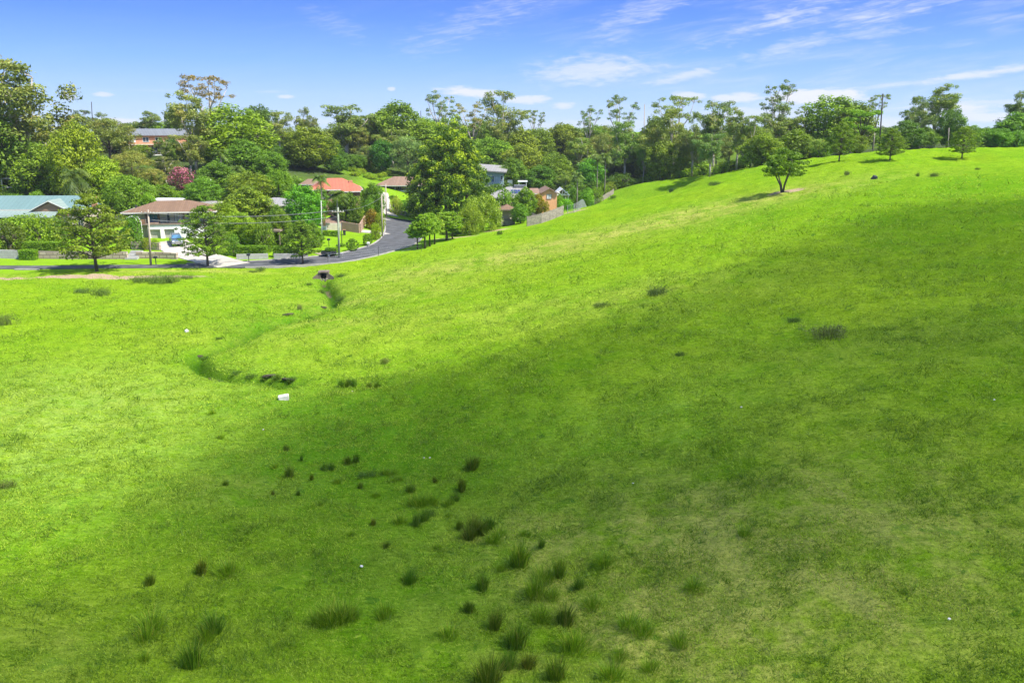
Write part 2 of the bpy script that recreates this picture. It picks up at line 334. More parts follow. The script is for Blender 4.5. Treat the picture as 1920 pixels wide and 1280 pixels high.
# ================================================================ TREES: table
# (px centre, py top, distance Y, width px, kind, tint, look, zone)
G1 = (1.0, 1.0, 1.0); OL = (1.0, .92, .95); YG = (1.5, 1.35, .8); DK = (.62, .72, .8); GG = (.95, 1.0, 1.5); BR = (1.15, 1.25, .6); PALE = (1.45, 1.25, 1.2); RED = (1.35, .82, 1.1)
TREES = [
 # hillside behind the teal roof
 (48, 112, 178, 225, 'gum', (1.1, 1.05, .9), 'huge pale-limbed gum with open spreading crown rising above the teal roof', 0),
 (-22, 175, 172, 130, 'dense', G1, 'dark leafy tree cut by the photo edge beside the huge gum', 0),
 (15, 215, 182, 120, 'droopy', (1.25, 1.15, .8), 'drooping olive tree low against the huge gum above the teal roof', 0),
 (138, 238, 165, 80, 'dense', (1.35, 1.3, .8), 'light green leafy tree beside the huge gum, above the teal roof gable', 0),
 (70, 275, 168, 90, 'dense', (1.1, 1.1, .9), 'bushy green tree under the huge gum crown', 0),
 (203, 226, 192, 118, 'feather', OL, 'rounded olive she-oak sloping down beside the orange brick house on the hill', 0),
 (243, 285, 180, 90, 'feather', PALE, 'grey olive feathery tree below the orange brick hill house', 0),
 (160, 210, 250, 50, 'gum', DK, 'small dark gum on the skyline next to the hilltop mast', 0),
 (190, 214, 250, 55, 'gum', OL, 'small olive gum on the skyline just past the hilltop mast', 0),
 (276, 209, 262, 62, 'gum', G1, 'small open gum above the orange brick house roof', 0),
 (245, 232, 262, 50, 'dense', DK, 'dark bushy tree at the uphill end of the orange brick house', 0),
 (292, 230, 262, 48, 'dense', BR, 'bright round tree directly behind the orange brick house roof', 0),
 (322, 205, 250, 30, 'dense', DK, 'dark narrow tree between the orange brick house and the tall straight gum', 0),
 (240, 330, 158, 80, 'dome', (1.0, 1.15, .85), 'smooth dome-shaped green tree behind the white two-storey house', 0),
 (305, 292, 182, 60, 'droopy', OL, 'olive drooping tree beside the pink flowering tree', 0),
 (285, 318, 176, 55, 'feather', PALE, 'grey-leaved feathery tree uphill of the white two-storey house', 0),
 (185, 300, 163, 70, 'dense', YG, 'yellow-green bushy tree next to the spreading date palm', 0),
 (110, 318, 176, 80, 'dense', DK, 'dark shady tree over the long shed', 0),
 (20, 320, 176, 70, 'dense', DK, 'dark tree shading the white posts behind the teal roof', 0),
 (262, 272, 214, 34, 'dense', (1.0, 1.05, .8), 'leafy tree hiding the lower corner of the orange brick hill house', 0),
 (318, 262, 216, 36, 'dense', (.8, .95, .8), 'dark tree hiding the far end of the hill house balcony', 0),
 (298, 256, 212, 40, 'droopy', (1.0, 1.0, .9), 'drooping tree in front of the hill house balcony', 0),
 # middle hillside
 (363, 178, 198, 112, 'gum', (1.25, 1.12, 1.0), 'tall olive-gold gum with straight pale trunk behind the white two-storey house', 0),
 (352, 250, 190, 80, 'droopy', (1.2, 1.1, .95), 'lower olive-gold gum beside the straight pale trunk', 0),
 (392, 146, 216, 112, 'wisp', RED, 'wispy gum with muted reddish brown crown tips, tallest on the skyline', 0),
 (448, 204, 206, 128, 'dense', BR, 'big bright green round tree below the wispy red-tipped gum', 0),
 (425, 240, 203, 90, 'dense', (1.2, 1.25, .6), 'bright green tree leaning against the big round one', 0),
 (492, 200, 245, 64, 'dense', DK, 'dark green domed tree on the skyline beside the big bright round tree', 0),
 (522, 214, 232, 66, 'gum', (1.3, 1.15, 1.1), 'pale gum on the skyline just past the dark domed tree', 0),
 (572, 206, 236, 56, 'gum', (1.1, 1.05, .9), 'slim gum poking above the olive tree behind the red roof', 0),
 (577, 240, 214, 104, 'dense', (1.1, 1.0, .75), 'broad olive tree with dark trunk behind the red-roofed house', 0),
 (500, 285, 196, 64, 'dense', (.95, 1.15, .9), 'mid-green tree below the pale skyline gum', 0),
 (520, 318, 176, 56, 'weep', (1.0, 1.15, .7), 'weeping green mop-headed tree above the hidden bungalow', 0),
 (470, 325, 172, 90, 'dense', (1.25, 1.1, .85), 'wide olive tree above the hidden bungalow', 0),
 (455, 265, 196, 90, 'dense', (.8, .95, .9), 'dark tree behind the garden palms', 0),
 (400, 305, 178, 70, 'dense', (.9, 1.05, 1.1), 'grey-green tree beside the thin white mast', 0),
 (375, 335, 165, 60, 'dense', (.9, 1.2, .95), 'glossy green bush tree right behind the pink flowering tree', 0),
 (336, 314, 176, 40, 'pink', (1, 1, 1), 'pink flowering tree on the slope above the white two-storey house', 0),
 # behind the red roof and the brown roof
 (648, 197, 240, 120, 'gum', (1.0, 1.05, .9), 'tall gum with forked white trunk behind the red-roofed house', 0),
 (700, 214, 250, 95, 'gum', (1.1, 1.05, .85), 'gum between the forked white gum and the rounded skyline tree', 0),
 (750, 195, 252, 100, 'dense', (1.0, 1.05, .75), 'rounded dense tree on the skyline above the brown-roofed house', 0),
 (605, 260, 232, 60, 'dense', DK, 'dark tree in the gap behind the red roof', 0),
 (640, 290, 226, 70, 'dense', (.6, .75, .95), 'blue-green dark undergrowth tree at the white forked trunk', 0),
 (690, 275, 232, 60, 'feather', (1.1, 1.15, 1.2), 'grey-green round tree at the edge of the fern bank', 0),
 (712, 264, 228, 44, 'dense', (.45, .75, .75), 'dark blue-green conical tree above the brown-roofed house', 0),
 (762, 258, 228, 72, 'feather', (1.15, 1.2, 1.5), 'grey-green casuarina with slim dark trunk above the brown-roofed house', 0),
 (672, 240, 240, 70, 'droopy', (1.25, 1.15, .9), 'drooping pale tree behind the fern bank', 0),
 (800, 232, 250, 80, 'dense', (1.15, 1.15, .8), 'leafy tree just behind the big yellow-tipped fig', 0),
 (735, 240, 240, 80, 'droopy', (1.1, 1.1, .9), 'drooping tree under the rounded skyline tree', 0),
 (824, 175, 272, 78, 'wisp', (.95, 1.05, 1.0), 'open gum standing clear above the big yellow-tipped fig', 0),
 (886, 196, 272, 76, 'wisp', (1.25, 1.05, .8), 'umbrella-shaped gum with bare limbs beside the big fig top', 0),
 (945, 178, 262, 96, 'gum', (1.1, 1.1, .85), 'tall gum leaning out over the grey-blue house', 0),
 (1003, 208, 280, 46, 'wisp', (.85, 1.0, .9), 'small dark open gum standing alone above the grey-roofed house', 0),
 (1102, 202, 280, 58, 'wisp', (.9, 1.05, .95), 'small layered gum standing alone above the palm pair', 0),
 (1160, 184, 262, 72, 'wisp', (.8, 1.0, .95), 'dark open-crowned gum left of the skyline pole', 0),
 (830, 245, 262, 80, 'dense', (.9, 1.0, .8), 'shaded tree filling in behind the big fig', 0),
 # wood behind the grey-blue and orange houses
 (925, 262, 250, 80, 'dense', (1.1, 1.15, .8), 'broad tree directly behind the grey-blue house', 0),
 (975, 245, 262, 84, 'dense', (1.2, 1.05, .85), 'olive tree behind the grey-roofed house', 0),
 (1050, 234, 272, 76, 'dense', (1.05, .95, .75), 'flat-topped olive tree on the skyline of the wood', 0),
 (1005, 243, 266, 60, 'dense', (1.0, .95, .8), 'olive skyline tree below the small dark open gum', 0),
 (1085, 256, 252, 80, 'droopy', (1.15, 1.2, .6), 'bright drooping tree in the middle of the wood', 0),
 (1132, 252, 256, 70, 'feather', (1.1, 1.1, 1.1), 'pale feathery tree behind the palm pair', 0),
 (985, 272, 240, 66, 'dense', PALE, 'pale olive bushy tree above the grey-roofed house', 0),
 (1045, 290, 234, 60, 'dense', (1.1, 1.1, .75), 'green-gold tree above the orange gable', 0),
 (960, 300, 228, 60, 'dense', (.75, .95, .75), 'dark leafy tree tucked beside the grey-blue house', 0),
 (1010, 312, 228, 66, 'dense', (.7, .85, .8), 'shadowy tree behind the solar-panelled roof', 0),
 (1060, 322, 222, 40, 'gum', (1.2, 1.3, .8), 'slender young gum rising behind the white timber truss', 0),
 (1108, 300, 226, 50, 'dense', (.8, 1.35, .7), 'vivid green leafy tree behind the garden palms by the fence', 0),
 (1172, 228, 228, 84, 'gum', (.95, 1.2, .75), 'bright gum with tall pale trunk where the paddock meets the wood', 0),
 (1207, 262, 222, 42, 'gum', (1.1, 1.3, .75), 'slim young gum with pale trunk at the paddock corner', 0),
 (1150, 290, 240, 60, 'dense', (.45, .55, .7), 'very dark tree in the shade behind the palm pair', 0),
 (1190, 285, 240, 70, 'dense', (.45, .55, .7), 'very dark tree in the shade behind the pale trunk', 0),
 # right-hand tree line on the embankment
 (1222, 225, 236, 80, 'dense', (1.0, 1.0, .85), 'leafy tree beside the skyline pole', 0),
 (1262, 184, 228, 100, 'wisp', (1.1, 1.15, .7), 'umbrella-topped gum right of the skyline pole', 0),
 (1258, 212, 218, 100, 'gum', (1.15, 1.15, .8), 'wide leafy gum under the umbrella-topped one', 0),
 (1240, 265, 214, 60, 'dense', (1.1, 1.0, .85), 'olive tree at the foot of the embankment', 0),
 (1300, 238, 214, 66, 'gum', (1.1, 1.1, .9), 'leafy gum on the embankment near the white rail fence', 0),
 (1340, 190, 208, 90, 'gum', (.95, 1.1, 1.05), 'open grey-green gum with curved top limbs on the embankment', 0),
 (1335, 248, 196, 72, 'droopy', (.9, 1.1, 1.0), 'grey-green drooping tree on the embankment', 0),
 (1385, 206, 200, 66, 'gum', (1.15, 1.1, .8), 'narrow upright gum cluster with several dark trunks', 0),
 (1415, 222, 196, 70, 'gum', (1.1, 1.1, .8), 'leafy gum with pale trunk behind the forked paddock tree', 0),
 (1457, 157, 212, 84, 'wisp', (.8, .95, .8), 'tallest gum of the embankment with ragged dark crown', 0),
 (1462, 200, 205, 104, 'gum', (1.05, 1.05, .85), 'broad gum below the ragged tall crown', 0),
 (1500, 222, 208, 90, 'gum', (1.15, 1.15, .85), 'leafy green gum beside the tallest embankment gum', 0),
 (1520, 200, 222, 60, 'wisp', (.85, .95, .85), 'thin open gum in front of the white cloud bank', 0),
 (1557, 183, 206, 96, 'dense', (1.1, 1.1, .75), 'high domed green tree beside the cloud bank', 0),
 (1598, 192, 206, 76, 'dense', (.95, .95, .75), 'dark green domed tree left of the leaning pole', 0),
 (1618, 204, 188, 78, 'layer', (1.15, 1.3, .65), 'bright layered flat-topped tree left of the leaning pole', 0),
 (1643, 179, 210, 48, 'wisp', (1.05, 1.1, .85), 'gum crown poking out behind the leaning pole', 0),
 (1540, 262, 182, 60, 'feather', (1.2, 1.3, .8), 'pale feathery tree on the crest between the forked and twin-trunk paddock trees', 0),
 (1435, 252, 186, 70, 'dense', (1.15, 1.15, .75), 'rounded green tree just behind the forked paddock tree', 0),
 (1500, 245, 190, 70, 'dense', (1.0, 1.1, .75), 'rounded green tree right behind the forked paddock tree', 0),
 (1612, 262, 178, 36, 'dense', (1.1, 1.05, .8), 'small olive tree on the crest left of the leaning pole', 0),
 (1755, 163, 196, 96, 'gum', (1.0, 1.05, .75), 'tall full-crowned gum standing apart on the crest', 0),
 (1716, 186, 190, 60, 'gum', (.75, .9, .9), 'dark ragged gum beside the tall crest gum', 0),
 (1700, 228, 186, 60, 'dense', (.6, .75, .85), 'dark bushy tree at the foot of the tall crest gum', 0),
 (1783, 206, 190, 44, 'dense', (.75, .95, .85), 'dark upright tree right against the tall crest gum', 0),
 (1735, 240, 190, 50, 'dense', (.9, 1.05, .8), 'leafy bush tree under the tall crest gum', 0),
 (1912, 176, 192, 72, 'gum', (.7, .85, .9), 'dark gum cut by the photo edge on the crest', 0),
 (1905, 215, 180, 90, 'dense', (.95, 1.2, .75), 'bright bushy tree below the dark edge gum', 0),
 (1855, 240, 182, 66, 'dense', (.9, 1.15, .75), 'bright green bushy tree along the crest fence', 0),
 (1830, 236, 240, 50, 'dense', (.9, 1.0, .8), 'small far tree on the skyline beyond the crest', 0),
 (1880, 252, 172, 54, 'dense', (.85, 1.15, .75), 'low bright shrub tree on the crest fence line', 0),
]
# filler of the wood: one look per group
WOOD = []
_r = random.Random(11)
def wood(x0, x1, step, top, Y, w, kinds, tints, group, look):
    x = x0
    while x < x1:
        WOOD.append((x + _r.uniform(-8, 8), top + _r.uniform(-9, 9), Y + _r.uniform(-8, 8), w * _r.uniform(.85, 1.2), _r.choice(kinds), _r.choice(tints), look, group))
        x += step * _r.uniform(.8, 1.2)
wood(-60, 330, 30, 255, 232, 80, ['dense', 'gum', 'droopy'], [G1, OL, DK, (.8, .9, .9)], 'trees of the wood on the hill above the teal roof', 'leafy tree in the hillside wood above the teal roof')
wood(330, 640, 28, 250, 256, 80, ['dense', 'gum', 'droopy'], [G1, OL, DK], 'trees of the wood behind the red roof', 'leafy tree in the deep wood behind the red roof')
wood(640, 900, 28, 232, 288, 74, ['dense', 'gum', 'feather'], [G1, OL, (.9, 1, .9)], 'trees of the wood above the brown roof', 'leafy tree on the wooded ridge above the brown roof')
wood(880, 1230, 27, 247, 292, 72, ['dense', 'gum', 'feather'], [G1, OL, PALE], 'trees of the wood above the orange gable', 'leafy tree on the wooded ridge above the orange gable')
wood(1060, 1170, 24, 238, 285, 70, ['dense'], [G1, OL], 'trees of the wood above the palm pair', 'leafy tree on the wooded ridge above the palm pair')
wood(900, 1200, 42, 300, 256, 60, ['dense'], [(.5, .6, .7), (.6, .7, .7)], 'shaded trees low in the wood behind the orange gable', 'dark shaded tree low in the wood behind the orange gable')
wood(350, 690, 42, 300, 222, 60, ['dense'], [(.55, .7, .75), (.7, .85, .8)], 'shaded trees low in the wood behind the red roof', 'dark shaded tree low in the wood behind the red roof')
wood(1215, 1660, 30, 240, 232, 68, ['dense', 'gum'], [G1, OL, (.85, .95, .9)], 'trees behind the embankment', 'leafy tree in the row behind the embankment')
wood(1650, 1960, 26, 246, 245, 56, ['dense'], [G1, DK], 'far trees beyond the crest', 'leafy tree far beyond the crest fence')
wood(-900, -60, 60, 210, 200, 110, ['dense', 'gum'], [G1, OL], 'trees beyond the photo edge', 'leafy tree of the wood past the teal roof')
wood(1990, 2700, 70, 215, 200, 100, ['dense', 'gum'], [G1, OL], 'trees along the crest past the edge gum', 'leafy tree of the crest past the edge gum')
# trees whose foot shows in the photo: px of base, py of base, py top, width px
FOOT = [
 (182, 509, 357, 148, 'verge', (1.0, .88, .85), 'broad conical street tree with dark trunk in front of the teal-roofed house'),
 (390, 499, 384, 108, 'verge', (.82, .92, .8), 'round-headed street tree beside the wide driveway'),
 (568, 494, 410, 84, 'verge', (.9, .92, .85), 'smallest street tree, in front of the grey low wall'),
 (1467, 360, 284, 92, 'fork', (.95, 1.0, .9), 'forked tree standing alone in a bare brown patch on the paddock'),
 (1668, 303, 238, 62, 'verge', (1.0, 1.05, 1.2), 'grey-green paddock tree in front of the leaning pole'),
 (1803, 298, 236, 62, 'verge', (1.05, 1.15, .8), 'round paddock tree nearest the crest fence corner'),
 (1573, 302, 226, 62, 'verge', (1.0, 1.05, .9), 'twin-trunk paddock tree on the crest'),
]
ROADSIDE = [(783, 468, 414, 34), (797, 467, 400, 40), (806, 463, 398, 38), (815, 459, 402, 34), (838, 452, 396, 52), (848, 449, 412, 30)]

def tree_site(px, top, Y, w):
    z = CZ - 12
    for _ in range(3): x = xat(px, Y, z + 8); z = gz1(x, Y)
    h = max(4.0, zat(top, Y) - z); return x, Y, z, h, 1.15 * w * m_per_px(Y, z + h * .7)

# ================================================================ GROUND
ROADC = [hit(*a)[:2] for a in [(-250, 503), (0, 504), (180, 503), (300, 502), (400, 500), (500, 496), (600, 489), (660, 481)]] + \
        [(x, y) for x, y, z in (cp(700, 473, -20.1), cp(738, 460, -20.0), cp(754, 447, -20.0), cp(758, 435, -20), cp(755, 422, -20), cp(753, 411, -20))]
def smooth_line(P, n=8):
    P = np.array(P, float); Q = np.vstack([2 * P[0] - P[1], P, 2 * P[-1] - P[-2]]); out = []
    for i in range(1, len(Q) - 2):
        for t in np.linspace(0, 1, n, endpoint=False):
            a, b, c, d = Q[i - 1:i + 3]
            out.append(.5 * (2 * b + (c - a) * t + (2 * a - 5 * b + 4 * c - d) * t * t + (3 * b - a - 3 * c + d) * t ** 3))
    out.append(P[-1]); return np.array(out)
ROADL = smooth_line(ROADC, 10)
def normals(P):
    d = np.gradient(P, axis=0); d /= np.linalg.norm(d, axis=1)[:, None] + 1e-9; return np.stack([-d[:, 1], d[:, 0]], 1)
def ribbon(name, P, off_a, off_b, zoff, mat, parent=None, skirt=.35, nw=6, zfun=None):
    """a sheet following the ground between two offsets of a line, with a skirt so it has thickness"""
    P = np.array(P, float); N = normals(P); a = np.broadcast_to(off_a, len(P)); b = np.broadcast_to(off_b, len(P))
    cols = []
    for k in range(nw + 1):
        o = a + (b - a) * k / nw; cols.append(P + N * o[:, None])
    G = np.stack(cols, 1); Z = (zfun or gz)(G[..., 0], G[..., 1]) + zoff
    V = np.concatenate([G, Z[..., None]], 2); lo = V[:, [0, -1]].copy(); lo[..., 2] -= skirt
    n, m = V.shape[:2]; VV = np.concatenate([V.reshape(-1, 3), lo.reshape(-1, 3)]); Fs = []
    for i in range(n - 1):
        for j in range(m - 1): Fs += [i * m + j, i * m + j + 1, (i + 1) * m + j + 1, (i + 1) * m + j]
        b0 = n * m + 2 * i
        Fs += [i * m, (i + 1) * m, b0 + 2, b0]; Fs += [i * m + m - 1, b0 + 1, b0 + 3, (i + 1) * m + m - 1]
    for i in (0, n - 1):
        b0 = n * m + 2 * i
        Fs += [i * m, b0, b0 + 1, i * m + m - 1]
    o = bpy.data.objects.new(name, np_mesh(name, VV, 4, Fs, [mat])); return link(o, parent)

def blob(x, y, px, py, rx, ry=None, Y=None, ang=0.0):
    c = hit(px, py) if Y is None else (xat(px, Y, CZ - 15), Y); ry = ry or rx
    dx, dy = x - c[0], y - c[1]; ca, sa = math.cos(ang), math.sin(ang)
    return np.exp(-(((dx * ca + dy * sa) / rx) ** 2 + ((-dx * sa + dy * ca) / ry) ** 2))

FIELD_EDGE = [hit(*a)[:2] for a in [(-400, 512), (0, 511), (180, 509), (390, 502), (568, 495), (660, 487), (760, 474)]] + [hit(*a)[:2] for a in [(800, 468), (860, 453), (930, 436), (1000, 424), (1070, 402), (1140, 370), (1195, 346)]] + \
             [(x, y) for x, y in ((52, 224), (66, 200), (78, 186), (95, 182), (150, 178), (400, 170))]
def relief(x, y):
    """tussocky relief of the grazed paddock"""
    r = .34 * vnoise(x / 3.1, y / 3.1, 3) + .32 * vnoise(x / 1.3, y / 1.3, 5) + .17 * vnoise(x / .55, y / .55, 7) + .10 * vnoise(x / .27, y / .27, 9)
    return r + .6 * vnoise(x / 9, y / 9, 12)
def gzf(x, y):
    """ground with its relief, for things standing on the open paddock"""
    a, b_ = np.array([x], float), np.array([y], float)
    return float(gz(a, b_)[0] + (relief(a, b_)[0] + .25 * vnoise(a / 2.2 + .5 * b_ / 5, b_ / 1.1, 15)[0]) * .78)
def build_ground():
    fr = np.linspace(-46, 46, 560); side = 46 + np.cumsum(np.geomspace(.2, 6, 60)); side = side[side < 180]
    th = np.radians(np.concatenate([-side[::-1], fr, side])); r = [3.0]
    while r[-1] < 5200: r.append(r[-1] * (1.0085 if r[-1] < 330 else 1.09) + .02)
    r = np.array(r); Rg, Tg = np.meshgrid(r, th, indexing='ij'); X = Rg * np.sin(Tg); Y = Rg * np.cos(Tg)
    n, m = X.shape; x, y = X.ravel(), Y.ravel(); z = gz(x, y)
    edge = seg_dist(x, y, FIELD_EDGE)
    ex = np.array([p[0] for p in FIELD_EDGE]); ey = np.array([p[1] for p in FIELD_EDGE])
    inside = y < np.interp(x, ex, ey)
    fld = np.where(inside, np.clip(edge / 3.0, 0, 1), 0.0)
    rel = relief(x, y) + .25 * vnoise(x / 2.2 + .5 * y / 5, y / 1.1, 15)
    z = z + rel * (fld * .75 + .03)
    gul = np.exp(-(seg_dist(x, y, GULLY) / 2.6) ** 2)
    # where the ground is dry, bare, littered or mown
    dry = blob(x, y, 850, 500, 18, 6) * .5 + blob(x, y, 1150, 440, 34, 9, ang=.25) * .9 + blob(x, y, 1320, 395, 24, 7) * .6 + blob(x, y, 700, 560, 12, 5) * .7 + blob(x, y, 600, 620, 14, 8) * .4
    dry += blob(x, y, 640, 600, 8, 3) * .5 + blob(x, y, 330, 508, 14, 1.6) * 1.2 + blob(x, y, 60, 520, 14, 3) * .8 + blob(x, y, 1200, 1180, 5, 4) * .8 + blob(x, y, 1350, 950, 12, 6) * .6 + blob(x, y, 1650, 1100, 9, 5) * .5 + blob(x, y, 1000, 1000, 3, 2) * .5 + blob(x, y, 1500, 1230, 6, 3) * .4 + blob(x, y, 1600, 980, 18, 8) * .3 + blob(x, y, 1250, 1050, 6, 5) * .35 + blob(x, y, 1700, 640, 16, 8) * .25 + blob(x, y, 1150, 560, 16, 8) * .5
    dry += blob(x, y, 130, 760, 14, 12) * .35 + blob(x, y, 430, 920, 3.5, 3) * .5 + blob(x, y, 80, 1230, 5, 4) * .4
    pale = blob(x, y, 150, 760, 16, 13) * .8 + blob(x, y, 60, 900, 10, 8) * .5 + blob(x, y, 1200, 790, 12, 6) * .3
    lush = gul * .6 + blob(x, y, 640, 860, 9, 12) * .8 + blob(x, y, 820, 1120, 7, 6) * .6 + blob(x, y, 520, 760, 6, 5) * .6 + blob(x, y, 450, 600, 8, 6) * .4 + blob(x, y, 1130, 370, 26, 9) * .5 + blob(x, y, 1780, 360, 30, 26) * .55 + blob(x, y, 1850, 620, 12, 7) * .35
    bare = blob(x, y, 150, 521, 15, 1.3) * 1.6 + blob(x, y, 1475, 357, 3.0, 2.0) * 1.2 + blob(x, y, 1600, 350, 14, 1.4) * .45 + blob(x, y, 850, 446, 7, 1.0) * .9 + blob(x, y, 930, 432, 4, 2.5) * .8 + blob(x, y, 250, 519, 10, 1.0) * .8
    bare += blob(x, y, 975, 400, 9, 7, Y=187) * .9 + np.exp(-(seg_dist(x, y, GULLY) / .55) ** 2) * (vnoise(x / 2.5, y / 2.5, 31) > .08) * .7 + blob(x, y, 1078, 396, 4, 3) * .7
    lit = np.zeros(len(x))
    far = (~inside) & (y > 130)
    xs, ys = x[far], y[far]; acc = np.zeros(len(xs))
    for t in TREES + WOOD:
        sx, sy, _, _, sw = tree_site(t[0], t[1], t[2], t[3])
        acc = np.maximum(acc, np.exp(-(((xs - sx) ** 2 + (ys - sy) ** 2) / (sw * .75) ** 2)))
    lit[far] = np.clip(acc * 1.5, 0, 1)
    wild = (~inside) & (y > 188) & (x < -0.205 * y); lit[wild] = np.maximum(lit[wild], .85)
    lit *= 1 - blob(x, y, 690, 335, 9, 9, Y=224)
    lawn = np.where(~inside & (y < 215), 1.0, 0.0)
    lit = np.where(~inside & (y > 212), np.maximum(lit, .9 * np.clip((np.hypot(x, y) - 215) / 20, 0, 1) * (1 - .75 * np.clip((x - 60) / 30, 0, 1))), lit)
    idx = np.arange(n * m).reshape(n, m); a, b, c, d = idx[:-1, :-1], idx[:-1, 1:], idx[1:, 1:], idx[1:, :-1]
    Fq = np.stack([a, d, c, b], -1).reshape(-1, 4)
    near = gz(np.zeros(1), np.zeros(1))[0]
    V = np.vstack([np.stack([x, y, z], 1), [[0, 0, near]]])
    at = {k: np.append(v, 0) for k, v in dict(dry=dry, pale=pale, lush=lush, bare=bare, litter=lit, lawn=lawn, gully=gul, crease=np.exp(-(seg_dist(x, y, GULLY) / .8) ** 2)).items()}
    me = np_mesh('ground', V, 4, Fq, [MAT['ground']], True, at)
    # centre cap and rear seam
    import bmesh
    bm = bmesh.new(); bm.from_mesh(me); bm.verts.ensure_lookup_table()
    for j in range(m): bm.faces.new([bm.verts[n * m], bm.verts[j], bm.verts[(j + 1) % m]][::-1])
    for i in range(n - 1): bm.faces.new([bm.verts[i * m + m - 1], bm.verts[(i + 1) * m + m - 1], bm.verts[(i + 1) * m], bm.verts[i * m]])
    for f in bm.faces: f.smooth = True
    bmesh.ops.recalc_face_normals(bm, faces=bm.faces)
    bm.to_mesh(me); bm.free()
    tag(link(bpy.data.objects.new('ground', me)), kind='structure')

def ground_material():
    m, t, out = new_mat('paddock grass ground')
    P = t.add('ShaderNodeNewGeometry').outputs['Position']
    A = lambda k: t.add('ShaderNodeAttribute', attribute_name=k).outputs['Fac']
    big = t.noise(P, .05, 5, .6, .3); mid = t.noise(P, .33, 6, .62, .4); sm = t.noise(P, 1.7, 5, .65, .3); fine = t.noise(P, 6.5, 5, .75); vf = t.noise(P, 22.0, 3, .7)
    flat = t.add('ShaderNodeMapping', {0: P, 'Scale': (.6, 1.6, 1)}).outputs[0]; tuft = t.noise(flat, 3.2, 5, .7, .6)
    g = t.mix(t.ramp(mid, .3, .7), GR['a'], GR['b'])
    g = t.mix(t.m('MULTIPLY', t.ramp(big, .35, .7), .55), g, GR['c'])
    g = t.mix(t.m('MULTIPLY', A('pale'), t.ramp(sm, .25, .65)), g, GR['pale'])
    g = t.mix(t.m('MULTIPLY', A('lush'), .85), g, GR['lush'])
    dr = t.m('MULTIPLY', A('dry'), t.ramp(t.m('ADD', mid, t.m('MULTIPLY', sm, .6)), .55, 1.0), clamp=True)
    g = t.mix(dr, g, GR['dry'])
    # blade-scale tone: bright tips, dark gaps
    tone = t.m('ADD', t.m('MULTIPLY', fine, .55), t.m('ADD', t.m('MULTIPLY', vf, .35), t.m('MULTIPLY', tuft, .5)))
    g = t.mix(t.ramp(tone, .76, .46, 0, .88), g, GR['gap'])
    g = t.mix(t.ramp(tone, .74, .90, 0, .85), g, GR['tip'])
    spot = t.noise(P, 1.25, 4, .6, .5); g = t.mix(t.m('MULTIPLY', t.ramp(spot, .62, .70), .75), g, (.045, .13, .01))
    spot2 = t.noise(t.add('ShaderNodeMapping', {0: P, 'Location': (31, 7, 0)}).outputs[0], .55, 6, .7, .8); g = t.mix(t.m('MULTIPLY', t.ramp(spot2, .60, .68), .5), g, (.075, .19, .012))
    lw = t.mix(t.ramp(fine, .3, .7), GR['lawn'], GR['lawn2'])
    g = t.mix(t.m('MULTIPLY', A('lawn'), .85), g, lw)
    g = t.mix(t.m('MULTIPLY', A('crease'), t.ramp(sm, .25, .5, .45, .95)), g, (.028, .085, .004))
    con = t.noise(t.add('ShaderNodeMapping', {0: P, 'Rotation': (0, 0, .3), 'Scale': (.22, .75, 1)}).outputs[0], 1.0, 6, .7, .5); g = t.mix(t.m('MULTIPLY', t.ramp(con, .52, .66), .42), g, (.075, .17, .006))  # dark green streaks along the contour paint in ridge shading
    soil = t.mix(t.ramp(fine, .3, .7), (.30, .21, .13), (.44, .34, .23))
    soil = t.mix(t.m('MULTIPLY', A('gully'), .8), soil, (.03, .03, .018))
    g = t.mix(t.ramp(t.m('MULTIPLY', A('bare'), t.m('ADD', t.m('MULTIPLY', sm, .9), t.m('ADD', t.m('MULTIPLY', fine, .5), .35))), .38, .72), g, soil)
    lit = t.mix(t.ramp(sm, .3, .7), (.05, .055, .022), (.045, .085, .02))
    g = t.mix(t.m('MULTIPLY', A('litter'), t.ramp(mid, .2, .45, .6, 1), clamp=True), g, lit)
    b = t.add('ShaderNodeBsdfPrincipled', {'Base Color': g, 'Roughness': 1.0, 'Specular IOR Level': .0})
    hh = t.m('ADD', t.m('MULTIPLY', tuft, .9), t.m('ADD', t.m('MULTIPLY', fine, .45), t.m('MULTIPLY', sm, .8)))
    st = t.m('SUBTRACT', .75, t.m('MULTIPLY', A('lawn'), .6))
    bp = t.add('ShaderNodeBump', {'Height': hh, 'Strength': st, 'Distance': .32})
    t.nt.links.new(bp.outputs[0], b.inputs['Normal']); t.nt.links.new(b.outputs[0], out.inputs[0]); return m
GR = dict(a=(.125, .265, .006), b=(.19, .335, .009), c=(.25, .345, .015), pale=(.22, .36, .055), lush=(.06, .20, .004), dry=(.33, .35, .07), gap=(.030, .075, .004), tip=(.38, .46, .06),
          lawn=(.13, .25, .010), lawn2=(.18, .30, .014))

GR_BLADE = ((.04, .115, .003), (.43, .56, .045))
MAT = {'ground': ground_material()}
MAT['asphalt'] = simple('weathered asphalt', (.072, .073, .076), .9, .32, .7, dirt=.3)
MAT['concrete'] = simple('pale concrete', (.38, .35, .30), .9, .12, .8, dirt=.3)
MAT['kerb'] = simple('kerb concrete', (.30, .28, .25), .9, .14, 1.5, dirt=.2)
build_ground()

